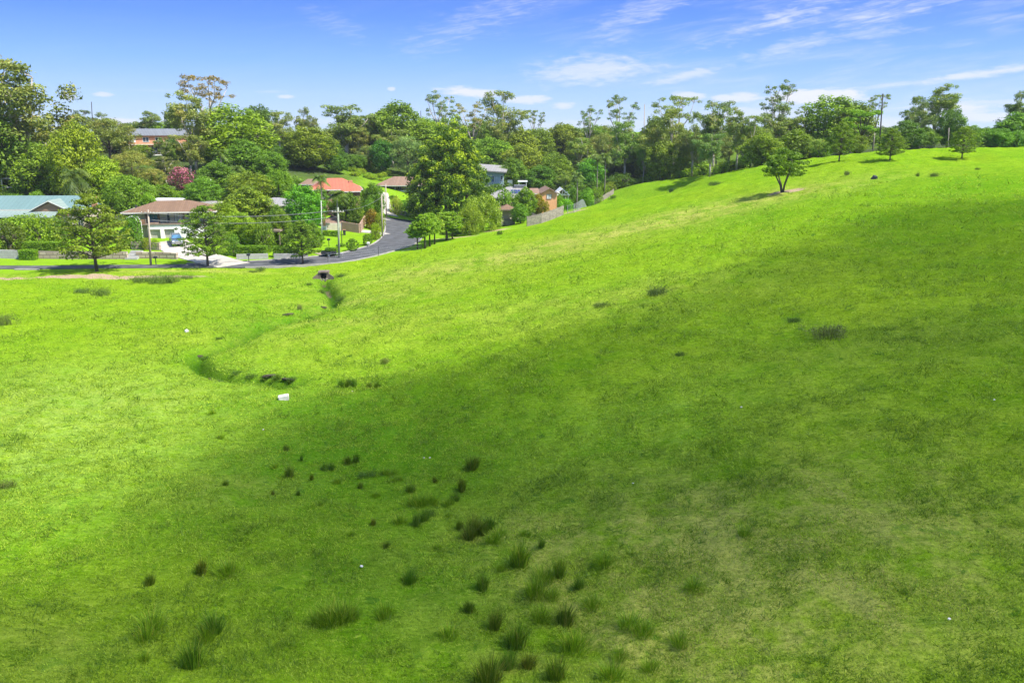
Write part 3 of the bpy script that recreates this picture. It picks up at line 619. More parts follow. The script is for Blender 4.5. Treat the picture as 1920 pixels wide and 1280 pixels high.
def structure(o): o['kind'] = 'structure'; return o
W_ROAD = np.full(len(ROADL), 3.75) - 1.4 * np.clip((62 - np.arange(len(ROADL))) / 30.0, 0, 1);
k_ = len(ROADL); bulb = np.clip((np.arange(k_) - (k_ - 9)) / 8.0, 0, 1)
W_RT = W_ROAD + 3.0 * bulb - 2.0 * np.clip((62 - np.arange(k_)) / 30.0, 0, 1); W_LF = W_ROAD + 1.5 * bulb
structure(ribbon('road', ROADL, -W_RT, W_LF, .07, MAT['asphalt'], nw=10))
structure(ribbon('kerb', ROADL[34:], W_LF[34:], W_LF[34:] + .3, .17, MAT['kerb'], nw=1, skirt=.5))
structure(ribbon('kerb', ROADL[46:], -W_RT[46:] - .25, -W_RT[46:], .19, MAT['kerb'], nw=1, skirt=.5))
def path_px(pts, zr=None): return smooth_line([hit(*p)[:2] for p in pts], 8)
def path_w(pts): return smooth_line(pts, 8)
# driveways: the wide pale one up to the white two-storey house, and three smaller
def Pz(px, py, z): c = cp(px, py, z); return (c[0], c[1])
D1 = path_w([Pz(440, 497, -20.1), Pz(418, 490, -19.85), Pz(388, 480, -19.5), Pz(352, 468, -19.0), Pz(328, 456, -18.6), Pz(318, 450.5, -18.45)])
structure(ribbon('driveway', D1, -2.7, 2.9, .10, MAT['concrete'], nw=8))
D2 = path_w([Pz(722, 441, -19.9), Pz(700, 437, -19.7), Pz(676, 434, -19.4)])
structure(ribbon('driveway', D2, -1.6, 1.6, .09, MAT['concrete'], nw=4))
D3 = path_w([Pz(735, 404, -19.9), Pz(722, 396, -19.4), Pz(716, 385, -18.6)])
structure(ribbon('driveway', D3, -1.7, 1.7, .10, MAT['concrete'], nw=5))
D4 = path_w([Pz(728, 416, -19.9), Pz(705, 411, -19.6), Pz(690, 409, -19.4)])
structure(ribbon('footpath', D4, -.8, .8, .08, MAT['concrete'], nw=3))
D5 = path_w([Pz(660, 484, -20.1), Pz(636, 479, -19.9), Pz(606, 468, -19.5)])
MAT['dirt'] = simple('bare earth drive', (.24, .19, .14), .95, .3, 1.6)
structure(ribbon('dirt_driveway', D5, -1.7, 1.7, .05, MAT['dirt'], nw=4))

# ================================================================ TREES: builders
def leaves(C, Rd, n, size, rng, out=.75, asp=.6, droop=0.0, shell=.45):
    """leaf sprays on the shells of ellipsoid clumps; returns verts (4N,3), per-vertex rnd"""
    C = np.asarray(C, float); Rd = np.asarray(Rd, float); n = np.broadcast_to(n, len(C)).astype(int)
    idx = np.repeat(np.arange(len(C)), n); N = len(idx)
    d = rng.normal(size=(N, 3)); d /= np.linalg.norm(d, axis=1)[:, None]
    rad = (shell + (1 - shell) * rng.random(N) ** .5)[:, None] * (1 + .18 * rng.normal(size=(N, 1)))
    p = C[idx] + d * Rd[idx] * rad
    if droop: p[:, 2] -= droop * rng.random(N) ** 2
    nr = d * out + rng.normal(size=(N, 3)) * (1 - out) * .9 + np.array([0, 0, .25]); nr /= np.linalg.norm(nr, axis=1)[:, None]
    t = rng.normal(size=(N, 3)) + (np.array([0, 0, -2.0 * droop]) if droop else 0); t -= (t * nr).sum(1)[:, None] * nr; t /= np.linalg.norm(t, axis=1)[:, None] + 1e-9
    b = np.cross(nr, t); s = (size * (0.6 + .8 * rng.random(N)))[:, None]
    V = np.stack([p - t * s, p + b * s * asp + t * s * .15, p + t * s, p - b * s * asp - t * s * .1], 1).reshape(-1, 3)
    cl = rng.random(len(C))[idx]; r = np.clip(.55 * rng.random(N) + .45 * cl, 0, 1)
    return V, np.repeat(r, 4)
def leaf_mesh(name, parts, mat):
    V = np.concatenate([p[0] for p in parts]); r = np.concatenate([p[1] for p in parts])
    return np_mesh(name, V, 4, np.arange(len(V)), [mat], False, {'rnd': r})
def ang(rng, k, n): return 2 * math.pi * (k + .6 * (rng.random() - .5)) / n

def proto_gum(seed, wisp=False, droopy=False, H=20., Rr=6.5):
    rng = np.random.default_rng(seed); tr = MB(); C = []; Rd = []
    lean = rng.uniform(-.8, .8, 2); fork = H * (rng.uniform(.34, .44) if wisp else rng.uniform(.26, .36))
    tr.tube([(0, 0, -.6), (lean[0] * .2, lean[1] * .2, fork * .5), (lean[0] * .5, lean[1] * .5, fork)], [.44, .33, .28], 8)
    nl = 5 if not wisp else 5
    for k in range(nl + 1):
        a = ang(rng, k, nl); rr = Rr * (rng.uniform(.35, .8) if k < nl else .1); ze = H * (rng.uniform(.66, .93) if k < nl else .93)
        if k < nl and not wisp and rng.random() < .35: ze = H * rng.uniform(.5, .65); rr = Rr * rng.uniform(.6, .9)
        p0 = np.array([lean[0] * .5, lean[1] * .5, fork * rng.uniform(.85, 1)]); p3 = np.array([math.cos(a) * rr + lean[0], math.sin(a) * rr + lean[1], ze])
        p1 = p0 + (p3 - p0) * np.array([.35, .35, .4]) + rng.normal(size=3) * .35; p2 = p0 + (p3 - p0) * np.array([.7, .7, .75]) + rng.normal(size=3) * .4
        tr.tube([p0, p1, p2, p3], [.2, .15, .1, .04], 6)
        pts = [p1, p2, p3]
        for q, base in enumerate(pts):
            for j in range(2 if q == 0 else 3 + (q == 2)):
                a2 = rng.uniform(0, 6.28); L = rng.uniform(.14, .34) * Rr * (1.0 if q < 2 else .8)
                e = base + np.array([math.cos(a2) * L, math.sin(a2) * L, rng.uniform(-.02, .09) * H * (1 if not droopy else -.2)])
                tr.tube([base, (base + e) / 2 + rng.normal(size=3) * .15, e], [.07, .05, .025], 5)
                if q == 0 and (wisp or rng.random() < .4): continue
                r = rng.uniform(.75, 1.35) * (.72 if wisp else .92) * Rr / 6.5
                C.append(e); Rd.append((r * 1.15, r * 1.15, r * (.5 if wisp else .68)))
                if not wisp and rng.random() < .7:
                    C.append(e + np.array([rng.normal() * .9, rng.normal() * .9, -rng.uniform(.7, 1.6)])); Rd.append((r * .85, r * .85, r * .8))
    if not wisp:
        for k in range(16):
            a = rng.uniform(0, 6.28); rr = Rr * rng.uniform(.2, .9); C.append(np.array([math.cos(a) * rr, math.sin(a) * rr, H * rng.uniform(.38, .78)])); r = rng.uniform(.8, 1.3); Rd.append((r, r, r * .9))
    vol = np.array([c[0] ** 2 for c in Rd])
    n = (vol * (85 if wisp else 82)).astype(int) + 15
    P = leaves(C, Rd, n, .24 if not wisp else .20, rng, .55, .42, droop=(1.1 if droopy else .35))
    return tr, [P], H, Rr * (1.12)

def proto_dense(seed, H=15., Rr=6.0, base=.12, top=1.0, lumps=78, leaf=.25, shape='round', r0=.24):
    rng = np.random.default_rng(seed); tr = MB(); C = []; Rd = []
    tr.tube([(0, 0, -.5), (.1, 0, H * .22), (.15, .1, H * .55)], [.42, .32, .12], 8)
    asym = rng.uniform(-.12, .12, 2); ph = rng.uniform(0, 6.28, 3)
    for k in range(lumps):
        u = (k + .5) / lumps; zz = 1 - 2 * u; a = k * 2.39996 + rng.uniform(-.3, .3); s = math.sqrt(max(0, 1 - zz * zz))
        if shape == 'cone': s *= (1.15 - .55 * (zz * .5 + .5)) 
        if shape == 'dome': s = math.sqrt(max(0, 1 - max(zz, 0) ** 2)) * (1.0 if zz > -.9 else .7)
        k2 = 1 + .16 * math.sin(2 * a + ph[0]) + .12 * math.sin(3 * a + ph[1] + 3 * zz) + rng.uniform(-.14, .10)
        cz = H * (base + (1 - base) * (zz * .5 + .5)); rb = r0 * Rr * rng.uniform(.65, 1.3)
        C.append((math.cos(a) * s * Rr * .8 * k2 + asym[0] * Rr, math.sin(a) * s * Rr * .8 * k2 + asym[1] * Rr, H * base + (cz - H * base) * .93 * (1 + .07 * math.sin(a * 2 + ph[2]))))
        Rd.append((rb, rb, rb * .8))
    for k in range(14):
        a = rng.uniform(0, 6.28); rr = Rr * .45 * rng.random(); C.append((math.cos(a) * rr, math.sin(a) * rr, H * rng.uniform(.3, .75))); Rd.append((Rr * .3,) * 3)
    for k in range(7):
        a = ang(rng, k, 7); tr.tube([(.1, 0, H * .25), (math.cos(a) * Rr * .35, math.sin(a) * Rr * .35, H * .45), (math.cos(a) * Rr * .6, math.sin(a) * Rr * .6, H * .6)], [.2, .12, .04], 5)
    n = (np.array([c[0] ** 2 for c in Rd]) * 62).astype(int) + 20
    return tr, [leaves(C, Rd, n, leaf, rng, .62, .6, shell=.62)], H, Rr

def proto_feather(seed, H=14., Rr=5.2):
    rng = np.random.default_rng(seed); tr = MB(); C = []; Rd = []
    tr.tube([(0, 0, -.5), (.2, 0, H * .3), (.1, .2, H * .8)], [.3, .22, .06], 7)
    for k in range(120):
        zz = rng.random() ** .8; a = rng.uniform(0, 6.28); s = math.sqrt(max(0.02, 1 - (2 * zz - 1) ** 2)) * rng.uniform(.45, .95)
        C.append((math.cos(a) * s * Rr * .9, math.sin(a) * s * Rr * .9, H * (.2 + .78 * zz))); r = rng.uniform(.5, .95); Rd.append((r, r, r * 1.1))
    for k in range(9):
        a = ang(rng, k, 9); tr.tube([(.1, .1, H * (.2 + .05 * k)), (math.cos(a) * Rr * .5, math.sin(a) * Rr * .5, H * (.4 + .05 * k))], [.11, .03], 5)
    return tr, [leaves(C, Rd, (np.array([c[0] ** 2 for c in Rd]) * 170).astype(int) + 12, .24, rng, .35, .22, droop=.5)], H, Rr

def proto_verge(seed, fork=False, H=11., Rr=5.0, base=.22):
    """young broad street tree: layered boughs, widest low down, uneven edge"""
    rng = np.random.default_rng(seed); tr = MB(); C = []; Rd = []
    if fork:
        for k in range(4):
            a = ang(rng, k, 4); tr.tube([(math.cos(a) * .12, math.sin(a) * .12, -.4), (math.cos(a) * .5, math.sin(a) * .5, H * .16), (math.cos(a) * 1.9, math.sin(a) * 1.9, H * .5), (math.cos(a) * 2.6, math.sin(a) * 2.6, H * .8)], [.2, .16, .11, .03], 7)
    else:
        tr.tube([(0, 0, -.5), (.03, .02, H * .2), (.1, 0, H * .5), (.05, .1, H * .95)], [.25, .19, .14, .03], 8)
    lay = 11
    for L in range(lay):
        f = L / (lay - 1.0); z = H * ((.40 if fork else base) + ((.92 - base) if not fork else .56) * f)
        env = (math.sin(math.pi * (.30 + .66 * f) ** 1.0) ** .8 if not fork else math.sin(math.pi * (.25 + .65 * f)) ** .7) * Rr
        nb = int(5 + 5 * env / Rr) - (2 if fork else 0)
        for k in range(nb):
            a = ang(rng, k, nb) + L * .9; rr = env * rng.uniform(.72, 1.08); zt = z + rng.uniform(-.35, .55) * (1.5 if fork else 1) + .06 * rr
            if not fork: tr.tube([(.05, .02, max(H * .16, z - .28 * rr)), (math.cos(a) * rr * .5, math.sin(a) * rr * .5, z - .02 * rr), (math.cos(a) * rr * .92, math.sin(a) * rr * .92, zt)], [.06, .04, .015], 4)
            for q, ff in enumerate((.95, .68, .42)):
                if q == 2 and rng.random() < .5: continue
                r = rng.uniform(.34, .74) * (1 if q else .85)
                C.append((math.cos(a) * rr * ff + rng.normal() * .25, math.sin(a) * rr * ff + rng.normal() * .25, z + (zt - z) * ff + rng.normal() * .15)); Rd.append((r * 1.15, r * 1.15, r * .55))
    return tr, [leaves(C, Rd, (np.array([c[0] ** 2 for c in Rd]) * 105).astype(int) + 8, .15, rng, .5, .62, droop=.12)], H, Rr * 1.08

def proto_layer(seed, H=17., Rr=7.0):
    rng = np.random.default_rng(seed); tr = MB(); C = []; Rd = []
    tr.tube([(0, 0, -.5), (.3, 0, H * .3), (.2, .1, H * .5)], [.36, .28, .2], 8)
    for k in range(9):
        a = ang(rng, k, 9); rr = Rr * rng.uniform(.3, .85); z = H * (rng.uniform(.45, .98) if k % 3 else rng.uniform(.8, .96))
        z = min(z, H * (1 - .25 * (rr / Rr) ** 2)); e = np.array([math.cos(a) * rr, math.sin(a) * rr, z])
        tr.tube([(.2, .1, H * .38), e * np.array([.5, .5, 1]) - np.array([0, 0, H * .12]), e - np.array([0, 0, .4])], [.17, .11, .04], 6)
        for j in range(9):
            a2 = rng.uniform(0, 6.28); L = rng.uniform(0, 2.2); r = rng.uniform(.8, 1.3)
            C.append(e + np.array([math.cos(a2) * L, math.sin(a2) * L, rng.uniform(-.5, .25) - .12 * L])); Rd.append((r, r, r * .5))
    return tr, [leaves(C, Rd, (np.array([c[0] ** 2 for c in Rd]) * 95).astype(int) + 12, .22, rng, .55, .5)], H, Rr * 1.1

def proto_weep(seed, H=8., Rr=3.2):
    rng = np.random.default_rng(seed); tr = MB(); tr.tube([(0, 0, -.4), (.1, 0, H * .6)], [.2, .12], 7); C = []; Rd = []
    for k in range(70):
        a = rng.uniform(0, 6.28); rr = Rr * rng.random() ** .5 * .9; zt = H * (1 - .5 * (rr / Rr) ** 2.2) * .95
        for q in range(3): C.append((math.cos(a) * rr * (1 + .06 * q), math.sin(a) * rr * (1 + .06 * q), zt - q * .9)); Rd.append((.38, .38, .75))
    return tr, [leaves(C, Rd, 34, .2, rng, .5, .25, droop=.9)], H, Rr

def proto_fig(seed=5, H=21.5, Rr=10.5):
    """the big broad-crowned fig with yellow-green tips, lobed outline, crown to the ground"""
    rng = np.random.default_rng(seed); tr = MB(); C = []; Rd = []
    for k, (dx, dy) in enumerate(((0, 0), (1.5, .6), (-2.6, .5), (3.4, -.6), (-1.1, -.9))):
        tr.tube([(dx, dy, -.6), (dx * 1.15, dy * 1.1, H * .2), (dx * 1.1, dy, H * .5), (dx * .7, dy * .6, H * .8)], [.5 - .05 * k, .42, .28, .08], 9)
    lobes = [(0.8, 0, .80, .40, .22), (1.6, -1, .66, .52, .2), (-2.5, 1, .58, .52, .2), (4.0, 0, .50, .48, .2), (-4.6, -.5, .42, .52, .2), (5.4, -1, .30, .50, .2), (-5.6, 0, .25, .48, .18), (0, -4.6, .46, .52, .22), (.5, 4.6, .5, .5, .22),
             (2.6, -4.5, .26, .48, .2), (-2.8, -4.4, .28, .48, .2), (-1.0, 0, .42, .6, .26), (6.0, 2.5, .4, .35, .16), (-6.2, 2.5, .36, .35, .16), (2.2, 1.8, .72, .34, .16), (-1.0, -1.6, .72, .34, .16), (-7.4, -.6, .16, .3, .13), (7.2, -.8, .16, .3, .13), (4.0, 1, .62, .25, .12), (-4.2, 1, .56, .26, .12)]
    for (lx, ly, lz, rf, rz) in lobes:
        n = int(26 * rf / .5)
        for j in range(n):
            u = 1 - 2 * (j + .5) / n; a = j * 2.39996 + rng.uniform(-.3, .3); s = math.sqrt(1 - u * u)
            r = rng.uniform(.7, 1.35)
            C.append((lx + math.cos(a) * s * Rr * rf * .72, ly + math.sin(a) * s * Rr * rf * .72, H * lz + u * H * rz * .9 + H * .03)); Rd.append((r * 1.05, r * 1.05, r * .8))
    C = np.array(C); keep = C[:, 2] > H * .06; C = C[keep]; Rd = np.array(Rd)[keep]
    P = leaves(C, Rd, (Rd[:, 0] ** 2 * 95).astype(int) + 20, .22, rng, .6, .55, shell=.6)
    # flush of new yellow leaves on the outer ends of the upper and outer boughs
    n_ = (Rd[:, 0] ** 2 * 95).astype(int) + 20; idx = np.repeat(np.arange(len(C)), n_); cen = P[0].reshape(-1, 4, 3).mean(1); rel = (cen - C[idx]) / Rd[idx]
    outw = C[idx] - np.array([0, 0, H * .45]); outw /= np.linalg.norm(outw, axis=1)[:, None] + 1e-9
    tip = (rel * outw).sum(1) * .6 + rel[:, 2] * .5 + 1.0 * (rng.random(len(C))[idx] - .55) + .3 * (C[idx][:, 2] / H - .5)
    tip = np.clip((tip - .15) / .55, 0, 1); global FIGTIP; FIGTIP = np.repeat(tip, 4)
    return tr, [P], H, Rr

def palm(seed, H=9., arch=1.0, nf=22, L=3.2, trunk=.18, dead=True):
    """crown of drooping pinnate fronds on a slim trunk"""
    rng = np.random.default_rng(seed); tr = MB(); tr.tube([(0, 0, -.4), (.1, 0, H * .5), (.05, .05, H)], [trunk * 1.5, trunk, trunk * .8], 9)
    Vs = []; rn = []
    for k in range(nf):
        a = k * 2.39996; up = rng.uniform(-.25, 1.15) if k > 4 else 1.3; l = L * rng.uniform(.85, 1.1); pts = []
        for s in np.linspace(0, 1, 12):
            hor = l * s * (math.cos(up * .8) * .9 + .1) ; ver = l * (math.sin(up) * s - .75 * arch * s * s)
            pts.append(np.array([math.cos(a) * hor, math.sin(a) * hor, H + ver]))
        side = np.array([-math.sin(a), math.cos(a), 0]); tone = rng.random()
        for i in range(1, 12):
            p = pts[i]; d = pts[i] - pts[i - 1]; d /= np.linalg.norm(d); ll = l * .24 * math.sin(math.pi * min(1, i / 11.5 + .12)) + .06
            for j in range(2):
                pp = p - d * j * l / 22
                for sg in (-1, 1):
                    tip = pp + side * sg * ll + d * ll * .5 + np.array([0, 0, -ll * (.45 + .3 * rng.random())])
                    Vs += [pp - d * .05, pp + d * .08, tip + d * .03, tip - d * .03]; rn += [np.clip(tone + rng.uniform(-.2, .2), 0, 1)] * 4
    return tr, [(np.array(Vs), np.array(rn))], H + L * .5, L

MAT['leaf'] = leafmat('broad foliage', (.075, .14, .009), (.25, .355, .020), None, .30)
MAT['gumleaf'] = leafmat('gum foliage', (.092, .145, .026), (.275, .345, .065), (.31, .28, .07), .28)
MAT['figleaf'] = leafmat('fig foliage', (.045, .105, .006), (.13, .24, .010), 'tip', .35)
MAT['pinkleaf'] = leafmat('pink blossom', (.36, .07, .13), (.62, .22, .30), None, .3)
MAT['palmleaf'] = leafmat('palm fronds', (.05, .09, .014), (.16, .21, .035), None, .3)
MAT['rush'] = leafmat('rush blades', (.035, .095, .005), (.16, .27, .015), None, .25)
MAT['scrub'] = leafmat('scrub foliage', (.035, .06, .02), (.12, .16, .055), None, .25)
MAT['bark'] = simple('dark bark', (.10, .080, .062), .95, .35, 2.0, stretch=(1, 1, .3), bump=.4)
MAT['gumbark'] = simple('pale gum bark', (.42, .37, .31), .85, .30, 1.2, stretch=(1, 1, .35), bump=.2, dirt=.5)
MAT['palmbark'] = stripes('ringed palm bark', (.24, .21, .17), (.10, .085, .07), .22, 2, .25)

KINDS = {}
def reg(kind, protos, lm, tm):
    KINDS[kind] = []
    for tr, parts, H, Rr in protos:
        KINDS[kind].append((leaf_mesh('crown', parts, MAT[lm]), tr.mesh('trunk', MAT[tm], True), H, Rr))
reg('gum', [proto_gum(s) for s in (1, 2, 3, 4)], 'gumleaf', 'gumbark')
reg('wisp', [proto_gum(s, wisp=True) for s in (21, 22, 23)], 'gumleaf', 'gumbark')
reg('droopy', [proto_gum(s, droopy=True) for s in (31, 32)], 'gumleaf', 'gumbark')
reg('dense', [proto_dense(41), proto_dense(42, base=.05), proto_dense(43, shape='cone', base=.1), proto_dense(44, lumps=95, r0=.2), proto_dense(45, H=17, Rr=5.5)], 'leaf', 'bark')
reg('dome', [proto_dense(46, H=7, Rr=5.5, base=.1, lumps=120, leaf=.16, shape='dome', r0=.16)], 'leaf', 'bark')
reg('feather', [proto_feather(51), proto_feather(52)], 'gumleaf', 'bark')
reg('verge', [proto_verge(61), proto_verge(62), proto_verge(63)], 'leaf', 'bark')
reg('slim', [proto_verge(s, H=9., Rr=2.6, base=.45) for s in (65, 66)], 'leaf', 'bark')
reg('fork', [proto_verge(64, True, 7.5, 4.3)], 'leaf', 'bark')
reg('layer', [proto_layer(71), proto_layer(72)], 'leaf', 'bark')
reg('weep', [proto_weep(73)], 'leaf', 'bark')
reg('pink', [proto_dense(47, H=6, Rr=2.6, base=.2, lumps=40, leaf=.17, r0=.3)], 'pinkleaf', 'bark')
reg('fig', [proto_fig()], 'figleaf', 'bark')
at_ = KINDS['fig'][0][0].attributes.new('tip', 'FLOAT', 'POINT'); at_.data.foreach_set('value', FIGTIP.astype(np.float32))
reg('palm', [palm(81), palm(82, nf=18, L=3.0)], 'palmleaf', 'palmbark')
reg('datepalm', [palm(83, H=5., nf=34, L=4.2, trunk=.3, arch=1.1)], 'palmleaf', 'palmbark')
reg('shrub', [proto_dense(91, H=3., Rr=2.0, base=-.05, lumps=60, leaf=.11, r0=.22), proto_dense(92, H=2.6, Rr=2.2, base=-.05, lumps=50, leaf=.12, r0=.26)], 'leaf', 'bark')
reg('ball', [proto_dense(93, H=2.6, Rr=1.25, base=-.02, lumps=150, leaf=.07, r0=.13)], 'leaf', 'bark')
_cnt = {}
NM = {'slim': 'roadside_tree', 'gum': 'gum_tree', 'wisp': 'gum_tree', 'droopy': 'gum_tree', 'feather': 'she_oak_tree', 'dense': 'leafy_tree', 'dome': 'leafy_tree', 'verge': 'street_tree', 'fork': 'paddock_tree', 'layer': 'leafy_tree', 'weep': 'weeping_tree',
      'pink': 'flowering_tree', 'fig': 'fig_tree', 'palm': 'palm_tree', 'datepalm': 'palm_tree', 'shrub': 'garden_shrub', 'ball': 'clipped_shrub'}
def plant(kind, x, y, z, h, w, tint, label, group=None, cat=None, rz=None, seed=0, name=None):
    ks = KINDS[kind]; i = _cnt.get(kind, seed); _cnt[kind] = i + 1
    cm, tm, H, Rr = ks[i % len(ks)]; rr = random.Random(int(x * 13 + y * 7 + i))
    root = empty(name or NM[kind], (x, y, z), rr.uniform(0, 6.28) if rz is None else rz)
    sw = w / 2 / Rr; sh = h / H
    if kind not in ('ball',): sw = min(max(sw, sh * .45), sh * 1.9)
    root.scale = (sw, sw, sh)
    tag(root, label, cat or ('palm' if 'palm' in kind else 'shrub' if kind in ('shrub', 'ball') else 'tree'), group)
    c = bpy.data.objects.new('crown', cm); link(c, root); c.color = tuple(v * rr.uniform(.93, 1.07) for v in tint) + (1,)
    if kind != 'ball': t = bpy.data.objects.new('trunk', tm); link(t, root)
    return root
for (px, top, Y, w, kind, tint, look, _) in TREES:
    x, y, z, h, ww = tree_site(px, top, Y, w); plant(kind, x, y, z, h * 1.02, ww, tint, look)
ORD = 'first second third fourth fifth sixth seventh eighth ninth tenth eleventh twelfth thirteenth fourteenth fifteenth sixteenth seventeenth eighteenth nineteenth twentieth'.split()
for g in dict.fromkeys(t[7] for t in WOOD):
    mem = sorted([t for t in WOOD if t[7] == g], key=lambda t: t[0])
    for i, (px, top, Y, w, kind, tint, look, _) in enumerate(mem):
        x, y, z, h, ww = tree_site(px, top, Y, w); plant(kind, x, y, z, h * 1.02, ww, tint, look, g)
for (px, py, top, w, kind, tint, look) in FOOT:
    x, y, z = hit(px, py); h = zat(top, y) - z
    plant(kind, x, y, z, h, w * m_per_px(y, z), tint, look, 'street trees on the verge' if px < 600 else 'young trees on the paddock')
x, y, z = -14.0, 189.0, gz1(-14, 189); x = xat(843, y, z + 8)
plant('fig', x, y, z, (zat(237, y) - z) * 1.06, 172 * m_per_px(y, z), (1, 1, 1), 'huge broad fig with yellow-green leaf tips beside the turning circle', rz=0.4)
RL = ['slim roadside tree nearest the kerb, leaning small crown', 'slim roadside tree, second along from the kerb end', 'slim roadside tree in the middle of the row by the bend', 'slim roadside tree with the thinnest trunk by the bend', 'widest of the small trees by the bend', 'last small tree of the row, against the feathery grey-green shrub']
for i, (px, py, top, w) in enumerate(ROADSIDE):
    x, y, z = hit(px, py - 1); plant('slim', x, y, z, zat(top, y) - z, 1.2 * w * m_per_px(y, z), (1.25, 1.3, .95), RL[i], 'slim trees in a row by the road bend')

# ================================================================ HOUSES
M_ = MAT
M_['white'] = simple('white painted render', (.80, .78, .73), .8, .06, 1.2, dirt=.12)
M_['cream'] = simple('cream painted wall', (.60, .54, .42), .8, .07, 1.2, dirt=.15)
M_['beam'] = simple('grey-brown timber beam', (.22, .17, .13), .85, .2, 2)
M_['brownwall'] = simple('brown timber panel', (.22, .12, .07), .8, .2, 2)
M_['tiles'] = stripes('brown roof tiles', (.17, .105, .065), (.12, .07, .045), .36, 0, .10, .9, 0, .10)
M_['tiles2'] = stripes('dull brown roof tiles', (.21, .135, .095), (.14, .09, .06), .36, 0, .10, .9, 0, .10)
M_['teal'] = stripes('teal metal roof sheet', (.15, .235, .225), (.11, .18, .17), .76, 0, .10, .35, .1, .06)
M_['teal2'] = stripes('pale teal metal roof sheet', (.23, .29, .26), (.17, .22, .20), .76, 0, .10, .4, .1, .06)
M_['redroof'] = stripes('orange red metal roof sheet', (.42, .12, .065), (.30, .08, .05), .7, 0, .10, .5, 0, .07)
M_['greyroof'] = stripes('grey metal roof sheet', (.27, .255, .24), (.19, .18, .17), .7, 0, .10, .5, .1, .07)
M_['darkroof'] = stripes('dark grey roof sheet', (.16, .17, .18), (.10, .10, .11), .7, 0, .10, .5, .1, .07)
M_['whiteroof'] = simple('white metal roof sheet', (.68, .70, .72), .4, .05, 1)
M_['board'] = stripes('brown weatherboard', (.34, .21, .13), (.14, .08, .05), .2, 2, .14, .8)
M_['bluewall'] = stripes('grey-blue cladding', (.27, .36, .42), (.18, .25, .30), .22, 2, .10, .7)
M_['orange'] = brick('orange brick', (.50, .21, .11), (.44, .18, .09), (.42, .28, .2))
M_['redbrick'] = brick('red brown brick', (.34, .15, .10), (.28, .12, .08), (.36, .30, .26))
M_['paintorange'] = simple('orange painted wall', (.72, .37, .18), .85, .06, 1.3, dirt=.08)
M_['beigebrick'] = brick('beige brick', (.50, .42, .32), (.44, .36, .27), (.48, .43, .36))
M_['stone'] = brick('rubble sandstone', (.52, .44, .35), (.36, .28, .22), (.20, .16, .13), .45, .5, .24, .03, .95)
M_['block'] = brick('grey concrete block', (.42, .42, .40), (.36, .35, .33), (.24, .23, .22), 1, .9, .4, .015)
M_['door'] = stripes('garage door panels', (.40, .38, .34), (.26, .25, .23), .5, 2, .08, .6)
M_['glass'] = glass('window glass'); M_['blueglass'] = glass('blue window glass', (.04, .10, .16))
M_['curtain'] = simple('pale curtain behind glass', (.62, .63, .62), .3, .12, 2.5, spec=.6)
M_['frame'] = simple('pale window frame', (.66, .65, .61), .5, .05)
M_['dark'] = simple('dark painted steel', (.035, .04, .045), .5, .2)
M_['polewood'] = simple('weathered pole timber', (.33, .28, .22), .9, .3, 1.2, stretch=(3, 3, .4), dirt=.25)
M_['greenpole'] = simple('green-grey pole timber', (.27, .30, .22), .9, .25, 1.2, stretch=(3, 3, .4), dirt=.2)
M_['darkpole'] = simple('dark pole timber', (.04, .036, .034), .9, .25, 1.2, stretch=(3, 3, .4))
M_['galv'] = simple('galvanised steel', (.45, .46, .46), .45, .1, 2, .4)
M_['wire'] = simple('overhead cable', (.16, .165, .16), .5, .05)
M_['paling'] = stripes('grey timber palings', (.34, .31, .26), (.20, .16, .13), .16, 0, .14, .95, 0, .25)
M_['wood'] = simple('weathered fence timber', (.25, .22, .18), .95, .3, 2, dirt=.2)
M_['soffit'] = simple('pale eave lining', (.55, .52, .46), .8, .05)
M_['solar'] = stripes('dark blue solar cells', (.03, .045, .12), (.3, .3, .34), .9, 0, .05, .15)
M_['pavers'] = brick('brown retaining brick', (.36, .22, .15), (.30, .18, .12), (.36, .30, .25))

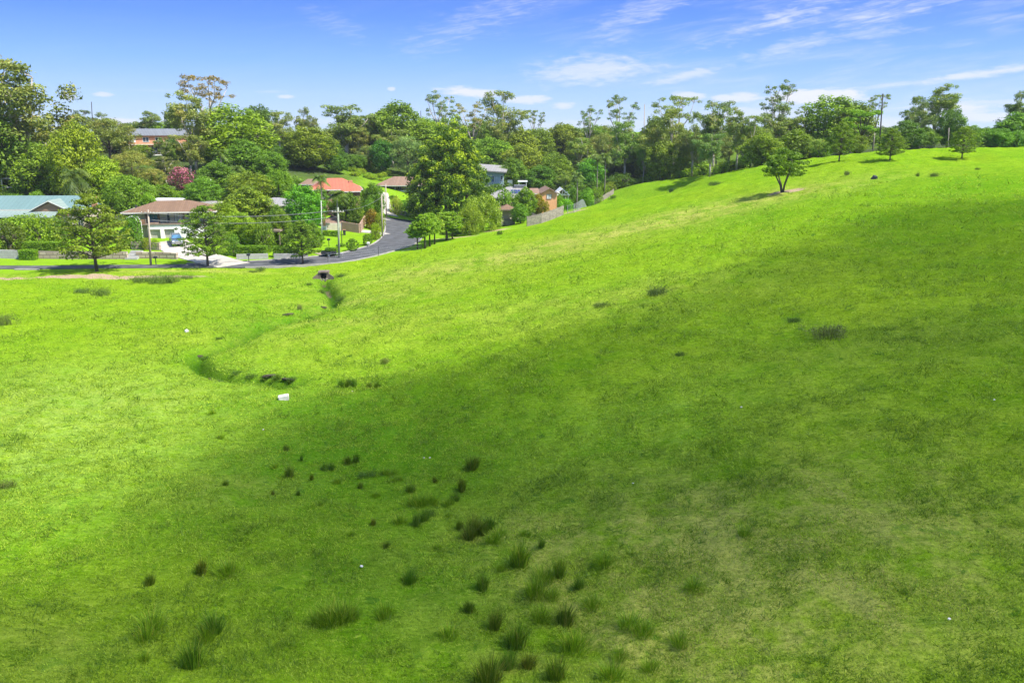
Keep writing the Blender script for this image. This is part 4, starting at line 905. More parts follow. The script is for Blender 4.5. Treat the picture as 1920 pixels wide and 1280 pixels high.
class HB:
    """a house; its parts are measured in the photo (px, py) at the plane of the house front, then kept in metres"""
    def __init__(s, name, label, cat, px, py, Y, rz=0.0, z=None, group=None):
        z = zat(py, Y) if z is None else z; s.k = m_per_px(Y, z + 2); s.px, s.py = px, py
        s.root = empty(name, (xat(px, Y, z), Y, z), R(rz)); tag(s.root, label, cat, group)
    def X(s, px): return (px - s.px) * s.k
    def Z(s, py): return (s.py - py) * s.k
    def box(s, name, mat, bs, parent=None, label=None):
        b = MB()
        for q in bs: b.box(*q)
        return b.build(name, M_[mat], parent or s.root, label=label)
    def pbox(s, name, mat, px0, px1, py0, py1, y0, y1, parent=None, label=None):
        return s.box(name, mat, [(s.X(px0), s.X(px1), y0, y1, s.Z(py1), s.Z(py0))], parent, label)
    def win(s, px0, px1, py0, py1, y, pane='glass', fr='frame', n=2, name='window', label=None):
        x0, x1, z0, z1 = s.X(px0), s.X(px1), s.Z(py1), s.Z(py0); b = MB(); t = .07
        b.box(x0, x1, y - .07, y - .003, z1 - t, z1); b.box(x0, x1, y - .09, y - .003, z0, z0 + t)
        for i in range(n + 1):
            xx = x0 + (x1 - x0 - t) * i / n; b.box(xx, xx + t, y - .066, y - .003, z0 + t, z1 - t)
        w = b.build(name, M_[fr], s.root, label=label)
        MB().box(x0 + .02, x1 - .02, y - .03, y - .006, z0 + .02, z1 - .02).build('pane', M_[pane], w); return w
    def sidewin(s, x, sg, y0, y1, z0, z1, pane='glass'):
        a, b_ = (x + .003, x + .07) if sg > 0 else (x - .07, x - .003); b = MB(); t = .07
        for q in ((y0, y1, z1 - t, z1), (y0, y1, z0, z0 + t)): b.box(a, b_, *q)
        for yy in (y0, (y0 + y1 - t) / 2, y1 - t): b.box(a, b_, yy, yy + t, z0 + t, z1 - t)
        w = b.build('window', M_['frame'], s.root); c = (x + .006, x + .03) if sg > 0 else (x - .03, x - .006)
        MB().box(*c, y0 + .02, y1 - .02, z0 + .02, z1 - .02).build('pane', M_[pane], w)
    def roof(s, mat, x0, x1, y0, y1, ze, zr, inset=None, axis='x', label=None, gut='soffit'):
        o = MB().roof(x0, x1, y0, y1, ze, zr, inset, .12, axis).build('roof', M_[mat], s.root, label=label)
        g = MB(); e = .002
        g.box(x0 - .06, x1 + .06, y0 - .08, y0 - e, ze - .2, ze + .02).box(x0 - .06, x1 + .06, y1 + e, y1 + .08, ze - .2, ze + .02)
        if axis == 'x' and inset == 0: pass
        else: g.box(x0 - .08, x0 - e, y0, y1, ze - .2, ze + .02).box(x1 + e, x1 + .08, y0, y1, ze - .2, ze + .02)
        g.build('gutter', M_[gut], o); return o
    def gablewall(s, mat, x0, x1, ze, zr, y0, y1):
        xm = (x0 + x1) / 2; return MB().loft([[(x0, y, ze), (x1, y, ze), (xm, y, zr)] for y in (y0, y1)]).build('gable_wall', M_[mat], s.root)

# -- white two-storey house with twin garages
h = HB('two_storey_house', 'white two-storey house with brown tiled roof and twin garage doors', 'house', 331, 450, 141, 11)
X, Z = h.X, h.Z
zs = Z(421)
h.box('wall', 'white', [(X(283), X(286), 0, .5, -.6, zs), (X(304), X(311), 0, .5, -.6, zs), (X(329), X(402), 0, .5, -.6, zs), (X(286), X(304), 0, .5, Z(429.5), zs), (X(311), X(329), 0, .5, Z(429.5), zs), (X(283), X(402), .5, 8.4, -.6, zs)], label='white rendered lower wall')
h.box('wall', 'beigebrick', [(X(262), X(283) - .003, 1.2, 8.4, -.6, zs)], label='beige brick side wall')
for a, b in ((286, 304), (311, 329)): h.box('garage_door', 'door', [(X(a) + .02, X(b) - .02, .42, .497, -.1, Z(429.5) - .02)])
sl = h.box('balcony', 'beam', [(X(261), X(403), -.15, 1.55, zs + .003, zs + .22)])
h.box('post', 'beam', [(X(p) - .07, X(p) + .07, -.05, .09, zs + .223, Z(399.5)) for p in (262.5, 280.5, 341.5, 372, 401.5)], sl)
h.box('railing', 'dark', [(X(304), X(341), -.03, .01, zs + 1.15, zs + 1.2)] + [(X(304 + i * 1.5) - .01, X(304 + i * 1.5) + .01, -.02, .0, zs + .223, zs + 1.15) for i in range(25)], sl)
h.box('parapet', 'brownwall', [(X(265), X(279), -.06, .06, zs + .223, Z(410.5))], sl, 'brown balcony screen')
h.box('parapet', 'pavers', [(X(285), X(303), -.06, .12, zs + .223, Z(416.5))], sl, 'low brick planter')
h.box('wall', 'cream', [(X(262), X(402), 1.6, 8.4, zs + .006, Z(398.5))], label='cream upper wall')
h.win(283.5, 299, 399.8, 419, 1.6, 'blueglass', 'beam', 2, 'sliding_door'); h.win(314.5, 320.5, 400, 419, 1.6, 'glass', 'frame', 1, 'door')
h.win(328, 342.5, 401, 419, 1.6, 'curtain', 'beam', 3); h.win(350, 362, 401, 411, 1.6, 'glass', 'frame', 2); h.win(372, 390, 401, 411, 1.6, 'curtain', 'frame', 2)
h.box('shutter', 'brownwall', [(X(300), X(302), 1.5, 1.597, zs + .24, Z(400)), (X(344), X(346), 1.5, 1.597, zs + .24, Z(400)), (X(277), X(280), 1.5, 1.597, zs + .24, Z(400))])
rf = h.roof('tiles', X(240), X(406), -.35, 9.4, Z(397.5), Z(380), 5.2)
h.box('vent', 'dark', [(X(259), X(262), 2.2, 2.6, Z(393), Z(386.5))], rf)
t = empty('outdoor_table', (0, 0, 0)); t.location = h.root.location + mathutils.Vector((X(309.5), .75, zs + .225)); tag(t, 'white slatted outdoor table on the white house balcony', 'table')
MB().box(-.45, .45, -.3, .3, .68, .72).build('table_top', M_['frame'], t)
for a in (-.4, .37):
    for b in (-.26, .23): MB().box(a, a + .03, b, b + .03, 0, .678).build('leg', M_['frame'], t)

# -- long teal-roofed house
h = HB('teal_roofed_house', 'long low house with teal metal roof and brown weatherboard gable', 'house', 50, 446, 147, 1)
X, Z = h.X, h.Z
h.box('wall', 'beigebrick', [(X(-90), X(158), 0, 8.6, -1, Z(394.5))])
for p in (-60, -30, 0, 30, 60, 150): h.win(p, p + 10, 408, 424, 0, 'glass', 'frame', 2)
h.roof('teal', X(-92), X(160), -.25, 9, Z(393), Z(371), 2.2, label='teal corrugated roof')
b = MB().loft([[(x, -.32, Z(395)), (x, -2.7, Z(405)), (x, -2.7, Z(405) - .1), (x, -.32, Z(395) - .1)] for x in (X(-92), X(120))]).build('verandah_roof', M_['teal2'], h.root, label='pale teal verandah roof')
h.box('verandah_post', 'frame', [(X(p) - .05, X(p) + .05, -2.6, -2.5, -.6, Z(405) - .1) for p in range(-80, 125, 25)])
h.gablewall('board', X(74), X(136), Z(394.5) , Z(379), -.62, -.5)
h.box('wall', 'board', [(X(74), X(136), -.61, -.26, Z(404), Z(394.6))])
xm = (X(70) + X(140)) / 2
b = MB()
for sg, xe in ((-1, X(69)), (1, X(141))):
    b.loft([[(xe, y, Z(394)), (xm, y, Z(376.5)), (xm, y, Z(376.5) + .1), (xe, y, Z(394) + .1)] for y in (-.9, 4.2)])
b.build('gable_roof', M_['teal2'], h.root)
b = MB()
for xe in (X(69), X(141)): b.loft([[(xe, y, Z(395.5)), (xm, y, Z(378)), (xm, y, Z(376)), (xe, y, Z(393.5))] for y in (-1.0, -.905)])
b.build('barge_board', M_['frame'], h.root)
h.box('chimney', 'orange', [(X(222) - 6.2, X(230) - 6.2, 4, 4.8, Z(394), Z(372))])

# -- red metal roof
h = HB('red_roofed_house', 'brick bungalow with bright orange-red metal roof and brick chimney', 'house', 632, 388, 172, 14)
X, Z = h.X, h.Z
h.box('wall', 'redbrick', [(X(588), X(676), 0, 9, -2.5, Z(356.5))])
h.win(603, 613, 358, 372, 0, 'curtain', 'frame', 2); h.win(622, 634, 359, 367, 0); h.win(645, 660, 359, 367, 0)
h.roof('redroof', X(584), X(681), -.7, 9.7, Z(355.5), Z(337), 4.0)
h.box('chimney', 'orange', [(X(657), X(664), 2.2, 3.1, Z(355), Z(341))])
h.roof('redroof', X(640), X(676), -2.6, -.79, Z(358), Z(353.5), 0, label='low front roof sheet')
h = HB('brown_roofed_hut', 'small hut with dark reddish roof under the trees beside the red-roofed house', 'shed', 578, 372, 180, -8)
X, Z = h.X, h.Z
h.box('wall', 'redbrick', [(X(566), X(590), 0, 4, -1.5, Z(346.5))]); h.win(572, 580, 350, 358, 0); h.roof('tiles2', X(563), X(593), -.5, 4.5, Z(346), Z(337), 1.2)

# -- brown roof at the end of the street
h = HB('brown_roofed_house', 'two-storey house with plain brown roof at the head of the street', 'house', 738, 381, 213, -2)
X, Z = h.X, h.Z
h.box('wall', 'redbrick', [(X(716), X(798), 0, 8.5, -1.5, Z(361))], label='red brick lower wall')
h.box('wall', 'beigebrick', [(X(716), X(798), 1.3, 8.5, Z(361) + .003, Z(348.5))], label='beige upper wall')
h.box('garage_door', 'frame', [(X(718), X(731), -.09, -.003, -.2, Z(366))])
bl = h.box('balcony', 'frame', [(X(715), X(800), -.2, 1.28, Z(361) + .003, Z(361) + .2), (X(715), X(800), -.2, -.12, Z(361) + .205, Z(357))])
h.box('post', 'frame', [(X(p) - .08, X(p) + .08, -.1, .06, Z(361) + .203, Z(349)) for p in (716, 742, 768, 797)], bl)
for a, b in ((718, 723), (725, 732), (745, 752), (760, 772)): h.win(a, b, 350, 359.5, 1.3, 'blueglass' if a < 730 else 'glass')
h.roof('tiles2', X(703), X(806), -1.0, 9.5, Z(348), Z(333.5), 4.5)

# -- grey-blue house behind the fig
h = HB('grey_blue_house', 'tall grey-blue clad house with single-slope roof behind the big fig', 'house', 920, 372, 222, -4)
X, Z = h.X, h.Z
h.box('wall', 'bluewall', [(X(880), X(944), 0, 8, Z(349) + .003, Z(324))])
h.box('wall', 'beigebrick', [(X(880), X(940), .6, 8, -2, Z(349))], label='beige lower wall')
h.win(914.5, 927, 331, 342.5, 0, 'blueglass', 'frame', 2); h.win(939, 943, 330, 338, 0, 'glass', 'frame', 1)
for a in (911, 921, 932): h.win(a, a + 6, 352, 362, .6)
MB().loft([[(X(876), -1.2, Z(320.5)), (X(950), -1.2, Z(325)), (X(950), -1.2, Z(325) + .3), (X(876), -1.2, Z(320.5) + .3)], [(X(876), 9, Z(312)), (X(950), 9, Z(317)), (X(950), 9, Z(317) + .3), (X(876), 9, Z(312) + .3)]]).build('roof', M_['greyroof'], h.root)
MB().loft([[(x, -.003, Z(346.5)), (x, -2.2, Z(349)), (x, -2.2, Z(349) - .12), (x, -.003, Z(346.5) - .12)] for x in (X(882), X(946))]).build('awning', M_['darkroof'], h.root)
h.box('chimney', 'white', [(X(951), X(960), 2, 4, 0, Z(339))])

# -- grey-roofed bungalow with solar panels
h = HB('grey_roofed_bungalow', 'low bungalow with grey roof, solar panels and a deep shady verandah', 'house', 955, 388, 196, -3)
X, Z = h.X, h.Z
h.box('wall', 'cream', [(X(925), X(1000), 0, 8, -2, Z(368))])
for a in (928, 940, 958, 968): h.win(a, a + 7, 373, 382, 0)
rf = h.roof('greyroof', X(918), X(1006), -.5, 8.5, Z(367), Z(353), 4)
MB().loft([[(x, -.6, Z(366)), (x, -2.6, Z(370.5)), (x, -2.6, Z(370.5) - .1), (x, -.6, Z(366) - .1)] for x in (X(922), X(986))]).build('verandah_roof', M_['greyroof'], h.root)
h.box('verandah_post', 'frame', [(X(p) - .06, X(p) + .06, -2.55, -2.43, -1.5, Z(370.5) - .1) for p in (923, 938, 953, 968, 984)])
dz = (Z(353) - Z(367)) / 4.5
for i in range(3):
    a = X(957 + i * 6); y0, y1 = .5, 2.3; z0, z1 = Z(367) + dz * (y0 + .5), Z(367) + dz * (y1 + .5)
    MB().loft([[(x, y0, z0 + .06), (x, y1, z1 + .06), (x, y1, z1 + .12), (x, y0, z0 + .12)] for x in (a, a + .72)]).build('solar_panel', M_['solar'], rf)
h.box('roof_lantern', 'darkroof', [(X(962), X(984), 3.4, 6, Z(356), Z(350))], rf)
h = HB('flat_roofed_carport', 'open carport with thin white flat roof between the grey roof and the wood', 'carport', 980, 372, 214, 0)
X, Z = h.X, h.Z
h.box('roof', 'whiteroof', [(X(971), X(989), 0, 4, Z(342), Z(340.6))]); h.box('post', 'frame', [(X(p) - .05, X(p) + .05, y, y + .1, -3, Z(342)) for p in (973, 987) for y in (.1, 3.7)])

# -- orange gable house and white truss pavilion
h = HB('orange_gable_house', 'small house with bright orange gable wall and one curtained window', 'house', 1030, 392, 187, 4)
X, Z = h.X, h.Z
xm = (X(1015.5) + X(1044)) / 2
h.box('wall', 'paintorange', [(X(1015.5), X(1044), 0, 9, -2, Z(363))])
MB().loft([[(X(1015.5), y, Z(363)), (X(1044), y, Z(363)), (xm, y, Z(355))] for y in (0, 9)]).build('gable_wall', M_['paintorange'], h.root)
h.win(1024.5, 1034, 364.5, 373.5, 0, 'curtain', 'beam', 2)
b = MB()
for xe in (X(1013), X(1046.5)): b.loft([[(xe, y, Z(363.6)), (xm, y, Z(354.6)), (xm, y, Z(354.6) + .14), (xe, y, Z(363.6) + .14)] for y in (-.45, 9.4)])
b.build('roof', M_['tiles2'], h.root)
h.box('wall', 'cream', [(X(1000), X(1015.3), 2, 8, -2, Z(364.5))], label='cream side wing wall'); h.roof('tiles2', X(996), X(1012.8), 1.4, 8.6, Z(364), Z(356), 0, label='brown side wing roof')
h = HB('white_truss_pavilion', 'open pavilion with white timber truss gable beside the orange house', 'pavilion', 1053, 388, 193, 2)
X, Z = h.X, h.Z
xm = (X(1040) + X(1067)) / 2; b = MB()
for xe in (X(1040), X(1067)): b.loft([[(xe, y, Z(367)), (xm, y, Z(354.5)), (xm, y, Z(354.5) + .1), (xe, y, Z(367) + .1)] for y in (-.4, 6)])
b.build('roof', M_['whiteroof'], h.root)
b = MB(); b.tube([(X(1040), -.45, Z(366.5)), (xm, -.45, Z(354.8))], .13, 4); b.tube([(X(1067), -.45, Z(366.5)), (xm, -.45, Z(354.8))], .13, 4); b.tube([(X(1041), -.45, Z(366)), (X(1066), -.45, Z(366))], .12, 4)
for e in (-.5, 0, .5): b.tube([(xm, -.45, Z(366)), (xm + e * 2.6, -.45, Z(355.5 + abs(e) * 8))], .1, 4)
b.build('truss', M_['frame'], h.root)
h.box('post', 'frame', [(X(p) - .09, X(p) + .09, y, y + .18, -2.5, Z(367)) for p in (1042, 1065) for y in (-.3, 5.6)])

# -- garden gazebo
h = HB('garden_gazebo', 'square timber gazebo with brown tiled roof behind the round shrub', 'gazebo', 952, 415, 166, 8)
X, Z = h.X, h.Z
h.box('deck', 'wood', [(X(938), X(966), 0, 3.2, -.8, .25)])
h.box('post', 'beam', [(X(p) - .08, X(p) + .08, y, y + .16, .25, Z(393)) for p in (939, 965) for y in (.05, 2.95)])
h.box('railing', 'wood', [(X(939), X(965), .1, .16, 1.0, 1.08), (X(939), X(965), .1, .16, .4, .46)] + [(X(939) + i * .24, X(939) + i * .24 + .05, .1, .15, .46, 1.0) for i in range(12)])
h.box('screen', 'cream', [(X(941), X(964), 3.0, 3.1, .25, Z(395))])
h.roof('tiles', X(934), X(970), -.5, 3.8, Z(392.5), Z(384), None, gut='beam')

# -- orange brick house on the hill
h = HB('hill_brick_house', 'two-storey orange brick house with long balcony high on the hill', 'house', 290, 292, 226, 34)
X, Z = h.X, h.Z
x0, x1 = -6.6, 9.0
h.box('wall', 'orange', [(x0, x1, 0, 7, -3, 5.6)]); MB().loft([[(x, 0, 5.6), (x, 7, 5.6), (x, 3.5, 7.0)] for x in (x0, x1)]).build('gable_wall', M_['orange'], h.root)
h.sidewin(x0, -1, 2.7, 3.9, 3.7, 4.8)
b = MB()
for ya in (-.7, 7.7): b.loft([[(x, ya, 5.3), (x, 3.5, 7.02), (x, 3.5, 7.2), (x, ya, 5.48)] for x in (x0 - .5, x1 + .5)])
b.build('roof', M_['darkroof'], h.root)
def hw(xa, xb, za, zb, y=0, p='glass'):
    f = MB(); f.box(xa, xb, y - .07, y - .003, zb - .07, zb).box(xa, xb, y - .09, y - .003, za, za + .07)
    for xx in (xa, (xa + xb) / 2 - .035, xb - .07): f.box(xx, xx + .07, y - .066, y - .003, za + .07, zb - .07)
    w = f.build('window', M_['frame'], h.root); MB().box(xa + .02, xb - .02, y - .03, y - .006, za + .02, zb - .02).build('pane', M_[p], w)
for xa in (-6, -2.6, .6, 4.2): hw(xa, xa + 1.6, 3.6, 4.9, 0, 'curtain' if xa < -5 else 'glass')
for xa in (-5, -1, 3): hw(xa, xa + 2, .6, 2.5)
bl = h.box('balcony', 'frame', [(x0, x1, -2.4, -.003, .1, .3)]); h.box('awning', 'cream', [(x0, x1, -2.5, -.003, 2.95, 3.1)])
h.box('post', 'frame', [(x - .07, x + .07, -2.4, -2.26, -3.4, 2.95) for x in (x0 + .1, -2.8, 1.2, 5, x1 - .1)], bl)
h.box('railing', 'galv', [(x0, x1, -2.39, -2.34, 1.2, 1.27)] + [(x0 + i * .32, x0 + i * .32 + .035, -2.38, -2.35, .3, 1.2) for i in range(49)], bl)
h = HB('hilltop_house', 'pale hilltop house with an orange gable peeping through the trees', 'house', 322, 262, 258, 10)
X, Z = h.X, h.Z
h.box('wall', 'cream', [(X(306), X(335), 0, 6, -2, Z(248))]); h.box('wall', 'paintorange', [(X(318), X(324), -.3, -.003, Z(256), Z(249))], label='orange panel'); h.win(308, 314, 250, 256, 0)
h.roof('whiteroof', X(303), X(338), -.5, 6.5, Z(248), Z(240), 2)
# -- long open shed
h = HB('long_open_shed', 'long open-sided shed with thin pale roof edge under the huge gum', 'shed', 60, 368, 170, 2)
X, Z = h.X, h.Z
h.box('roof', 'greyroof', [(X(-60), X(128), -.2, 6, Z(336.2), Z(334.2))]); h.box('wall', 'dark', [(X(-60), X(126), 5.6, 5.8, -1, Z(336.4))])  # dark sheet at the back paints in the shade beneath the roof
h.box('post', 'frame', [(X(p) - .1, X(p) + .1, 0, .2, -1.2, Z(336.4)) for p in (-50, -20, 8, 32, 44, 56, 90, 124)])
h.box('railing', 'frame', [(X(-60), X(60), .05, .1, Z(352), Z(351))])
# -- small cream buildings
def cottage(name, label, px, py, Y, rz, px0, px1, pe, pr, wall, roof_, dep=6, wins=(), cat='house', inset=None, pane='glass'):
    h = HB(name, label, cat, px, py, Y, rz); h.box('wall', wall, [(h.X(px0), h.X(px1), 0, dep, -2, h.Z(pe))])
    for (a, b, c, d) in wins: h.win(a, b, c, d, 0, pane)
    h.roof(roof_, h.X(px0) - .5, h.X(px1) + .5, -.5, dep + .5, h.Z(pe), h.Z(pr), inset); return h
cottage('cream_outbuilding', 'cream outbuilding with flat pale roof just above the white house roof', 302, 402, 158, -8, 286, 326, 376, 373.5, 'cream', 'whiteroof', 5, ((296, 304, 379, 384),), 'outbuilding', 0.4)
cottage('pale_green_garage', 'pale green garage wall glimpsed beside the white house roof', 382, 404, 160, 0, 366, 398, 382, 379, 'cream', 'greyroof', 5, ((372, 378, 385, 391),), 'garage', .4)
cottage('hidden_bungalow', 'bungalow with pale grey roof almost hidden by garden trees', 515, 425, 158, 4, 470, 556, 385, 374, 'cream', 'greyroof', 8, ((480, 490, 392, 402), (500, 510, 392, 402), (537, 548, 389, 400)))
cottage('cream_cottage', 'cream cottage with orange side door behind the shaggy palm', 618, 441, 160, -4, 597, 648, 418, 407, 'cream', 'tiles2', 7, ((600, 605, 422, 432), (628, 636, 424, 432)))
h = HB('orange_door_screen', 'upright orange panel standing beside the cream cottage pillar', 'screen', 610, 440, 156.5, 0); h.pbox('panel', 'paintorange', 607, 611.5, 401, 424, 0, .12); h.pbox('base', 'white', 603, 613, 424, 443, -.1, .3)
h = HB('dark_carport', 'open timber carport in deep shade under the garden trees', 'carport', 512, 468, 137.5, 0)
X, Z = h.X, h.Z
h.box('roof', 'beam', [(X(496), X(528), -.2, 5, Z(434.5), Z(431))]); h.box('post', 'beam', [(X(p) - .08, X(p) + .08, y, y + .16, -.5, Z(434.5)) for p in (498, 526) for y in (0, 4.6)]); h.box('wall', 'dark', [(X(498), X(527), 4.8, 4.9, -.3, Z(434.6))])  # near-black sheet at the back paints in the carport's deep shade

# ================================================================ WALLS, STEPS, FENCES
def wall_line(name, P, hgt, th, mat, label, cat='wall', z0=-.3, parent=None, top=None):
    P = np.array(P, float); P = np.array([P[0] + (P[-1] - P[0]) * t for t in np.linspace(0, 1, 14)]) if len(P) == 2 else smooth_line(P, 5)
    N = normals(P) * th / 2; g = gz(P[:, 0], P[:, 1]); zt = g + hgt if top is None else np.full(len(P), top)
    b = MB(); b.loft([[(P[i, 0] - N[i, 0], P[i, 1] - N[i, 1], g[i] + z0), (P[i, 0] + N[i, 0], P[i, 1] + N[i, 1], g[i] + z0), (P[i, 0] + N[i, 0], P[i, 1] + N[i, 1], zt[i]), (P[i, 0] - N[i, 0], P[i, 1] - N[i, 1], zt[i])] for i in range(len(P))])
    o = b.build(name, M_[mat], parent)
    if parent is None: tag(o, label, cat)
    return o
def G(px, py, z): c = cp(px, py, z); return (c[0], c[1])
def GY(px, Y): return (xat(px, Y, gz1(xat(px, Y, CZ - 19), Y)), Y)
wall_line('block_wall', [GY(-60, 126.5), GY(41, 126.5)], 1.35, .3, 'block', 'plain grey block garden wall at the foot of the big hedge')
wall_line('stone_wall', [GY(69, 127), GY(150, 127), GY(240, 127)], 1.15, .5, 'stone', 'long rubble stone retaining wall behind the broad conical street tree')
wall_line('stone_wall', [GY(257, 127.5), GY(300, 127.5), GY(333, 127)], 1.0, .5, 'stone', 'short rubble stone wall between the steps and the driveway')
wall_line('stone_wall', [GY(248, 133.5), GY(275, 133.5), GY(301, 133)], 1.2, .5, 'stone', 'upper rubble stone wall below the white house')
st = empty('stone_steps', (*GY(249, 127), gz1(*GY(249, 127)))); tag(st, 'grey stone garden steps between two rubble walls', 'steps')
for i in range(6): MB().box(-.95, .95, -.6 + i * .42, -.15 + i * .42, -.3, .16 + i * .18).build('step', M_['block'], st)
wall_line('low_grey_wall', [GY(444, 127.2), GY(470, 127.6), GY(503, 128.2)], .85, .3, 'block', 'low grey wall along the lawn beside the driveway')
wall_line('low_grey_wall', [GY(514, 128.2), GY(545, 128.4), GY(578, 129)], .85, .3, 'block', 'low grey wall behind the smallest street tree')
rw = empty('brick_retaining_wall', (0, 0, 0)); tag(rw, 'brown brick retaining wall at the corner of the round-shrub lawn', 'wall')
p0, p1, p2 = GY(641, 158), GY(674, 157), GY(685, 169)
wall_line('front_face', [p0, p1], 1.75, .3, 'pavers', '', parent=rw); wall_line('return_face', [(p1[0] + .1, p1[1] + .3), p2], 1.75, .3, 'pavers', '', parent=rw)
wall_line('timber_border_wall', [G(738, 396.5, -19.3), G(776, 396, -19.2)], 1.1, .25, 'paling', 'low timber border wall beside the turning circle')
wall_line('cream_garden_wall', [GY(605, 157), GY(641, 157.5)], 1.3, .2, 'cream', 'cream garden wall behind the shaggy palm')

def post_run(P, step):
    P = smooth_line(P, 12) if len(P) > 2 else np.array([np.array(P[0]) + (np.array(P[1]) - np.array(P[0])) * t for t in np.linspace(0, 1, 40)])
    d = np.concatenate([[0], np.cumsum(np.hypot(*np.diff(P, axis=0).T))]); n = max(2, int(d[-1] / step) + 1); s = np.linspace(0, d[-1], n)
    return np.stack([np.interp(s, d, P[:, 0]), np.interp(s, d, P[:, 1])], 1)
def fence(name, label, P, step, hgt, post, pm, rails, rm, rt=.05, panel=None, group=None):
    Q = post_run(P, step); z = gz(Q[:, 0], Q[:, 1]); root = empty(name, (Q[0, 0], Q[0, 1], z[0])); tag(root, label, 'fence', group)
    O = np.array([Q[0, 0], Q[0, 1], z[0]])
    for i in range(len(Q)):
        b = MB(); b.tube([(0, 0, -.3), (0, 0, hgt + .08)], post, 6); o = b.build('post', M_[pm], root); o.location = (Q[i, 0] - O[0], Q[i, 1] - O[1], z[i] - O[2])
    for r in rails:
        b = MB(); b.tube([(Q[i, 0] - O[0], Q[i, 1] - O[1], z[i] - O[2] + r) for i in range(len(Q))], rt, 5); b.build('rail' if rt > .03 else 'wire', M_[rm], root)
    if panel:
        for i in range(len(Q) - 1):
            a, c = Q[i] - O[:2], Q[i + 1] - O[:2]; L = np.hypot(*(c - a)); an = math.atan2(c[1] - a[1], c[0] - a[0]); b = MB(); n = max(1, int(L / .16))
            for k in range(n):
                t0, t1 = k / n, (k + .88) / n; dz = (z[i + 1] - z[i]); hh = hgt + random.Random(i * 31 + k).uniform(-.05, .05); zz = dz * (t0 + t1) / 2
                b.box(t0 * L, t1 * L, -.09, -.065, zz - .15, zz + hh)
            o = b.build('panel', M_[panel], root); o.location = (a[0], a[1], z[i] - O[2]); o.rotation_euler = (0, 0, an)
    return root
def H2(px, py): return hit(px, py)[:2]
fence('paling_fence', 'weathered grey paling fence stepping up the paddock edge below the orange house', [H2(988, 424.5), H2(1020, 417), H2(1056, 403)], 2.3, 1.9, .07, 'wood', (.4, 1.5), 'wood', .045, 'wood')
fence('mesh_fence', 'wire mesh fence with steel posts along the paddock edge past the palings', [H2(1064, 401), H2(1085, 394), H2(1108, 385)], 1.6, 1.7, .05, 'galv', (.1, .3, .5, .7, .9, 1.1, 1.3, 1.5, 1.7), 'galv', .018)
fence('picket_fence', 'grey rail and picket fence climbing to the vine-covered corner', [H2(1110, 385), H2(1130, 376), H2(1150, 364)], 2.2, 1.3, .09, 'paling', (.5, 1.15), 'wood', .05, 'wood')
fence('white_rail_fence', 'white two-rail fence on top of the embankment', [(68, 226), (77, 222), (87, 218)], 2.4, 1.1, .08, 'frame', (.55, 1.05), 'frame', .06)
fence('crest_wire_fence', 'post and wire fence along the crest behind the twin-trunk tree', [(72, 195), (90, 188), (100, 180), (108, 175)], 3.2, 1.15, .07, 'wood', (.4, .75, 1.1), 'galv', .014)
fence('crest_wire_fence', 'post and wire fence at the far end of the crest below the dark edge gum', [(112, 172), (122, 170), (150, 171)], 3.2, 1.15, .07, 'wood', (.4, .75, 1.1), 'galv', .014)
fence('paddock_wire_fence', 'thin wire fence with steel posts between the paddock and the road bend', [H2(615, 491.5), H2(652, 488.5), H2(695, 483), H2(745, 473), H2(790, 470.5)], 6.5, 1.5, .035, 'dark', (.4, .8, 1.2), 'galv', .008)

# ================================================================ POLES AND CABLES
POLES = []
def pole(px, py, top, label, mat='polewood', rad=.15, arms=(), foot=None, Y=None, lean=0.0, name='utility_pole'):
    if Y is None: x, y, z = hit(px, py)
    elif foot is None: y = Y; z = gz1(xat(px, Y, CZ - 15), Y); x = xat(px, y, z); z = gz1(x, y)
    hgt = zat(top, y) - z; root = empty(name, (x, y, z)); tag(root, label, 'pole'); root.rotation_euler = (0, lean + (960 - px) * .00010, 0)
    b = MB(); b.tube([(0, 0, -.5), (0, 0, hgt)], [rad * 1.15, rad * .75], 9); b.build('shaft', M_[mat], root, True)
    for (dz, w, a) in arms:
        o = MB().box(-w / 2, w / 2, -.06, .06, -.06, .06).build('crossarm', M_['wood'], root); o.location = (0, -.2, hgt - dz); o.rotation_euler = (0, 0, R(a))
        for k in (-.45, -.2, .2, .45): q = MB().cyl(k * w, 0, .06, .22, .05, .035, 8).build('insulator', M_['frame'], o)
    POLES.append((x, y, z, hgt)); return root
for a in [(283, 498, 393, 'plain wooden power pole on the lawn in front of the white two-storey house', 'polewood', .15, ((.5, 1.9, 10),)), (636, 484, 389, 'green-grey wooden power pole beside the parked trailer', 'greenpole', .17, ((.7, 2.0, 25),)),
          (717, 445, 366, 'tall wooden pole at the kerb where the street straightens', 'polewood', .14, ()), (724.5, 409, 345, 'thin wooden pole at the mouth of the far driveway', 'polewood', .13, ()), (761, 398, 381, 'short grey post beside the turning circle', 'galv', .08, ())]:
    pole(a[0], a[1], a[2], a[3], a[4], a[5], a[6])
lp = pole(641, 457, 418, 'dark slim lamp post between the palm and the round shrubs', 'dark', .07); 
p_ = pole(1648, 286, 176, 'tall dark leaning power pole on the crest', 'darkpole', .14, (), None, 166, .02)
pole(1206, 300, 196, 'thin pale pole standing among the embankment trees', 'polewood', .13, (), None, 235)
pole(176, 260, 191, 'slim mast on the skyline of the hill', 'darkpole', .13, (), None, 248); pole(790, 250, 208, 'thin pole on the skyline beside the open gum above the fig', 'darkpole', .13, (), None, 285)
pole(397, 400, 336, 'thin white mast among the garden trees', 'frame', .06, (), None, 170, name='mast'); pole(604, 440, 376, 'thin white flagpole beside the cream cottage', 'frame', .06, (), None, 146, name='flagpole')
pole(685, 395, 371, 'short grey street lamp post by the domed shrub', 'galv', .08, (), None, 178, name='lamp_post'); pole(1777, 285, 240, 'pale wooden pole beside the tall crest gum', 'polewood', .1, (), None, 172)
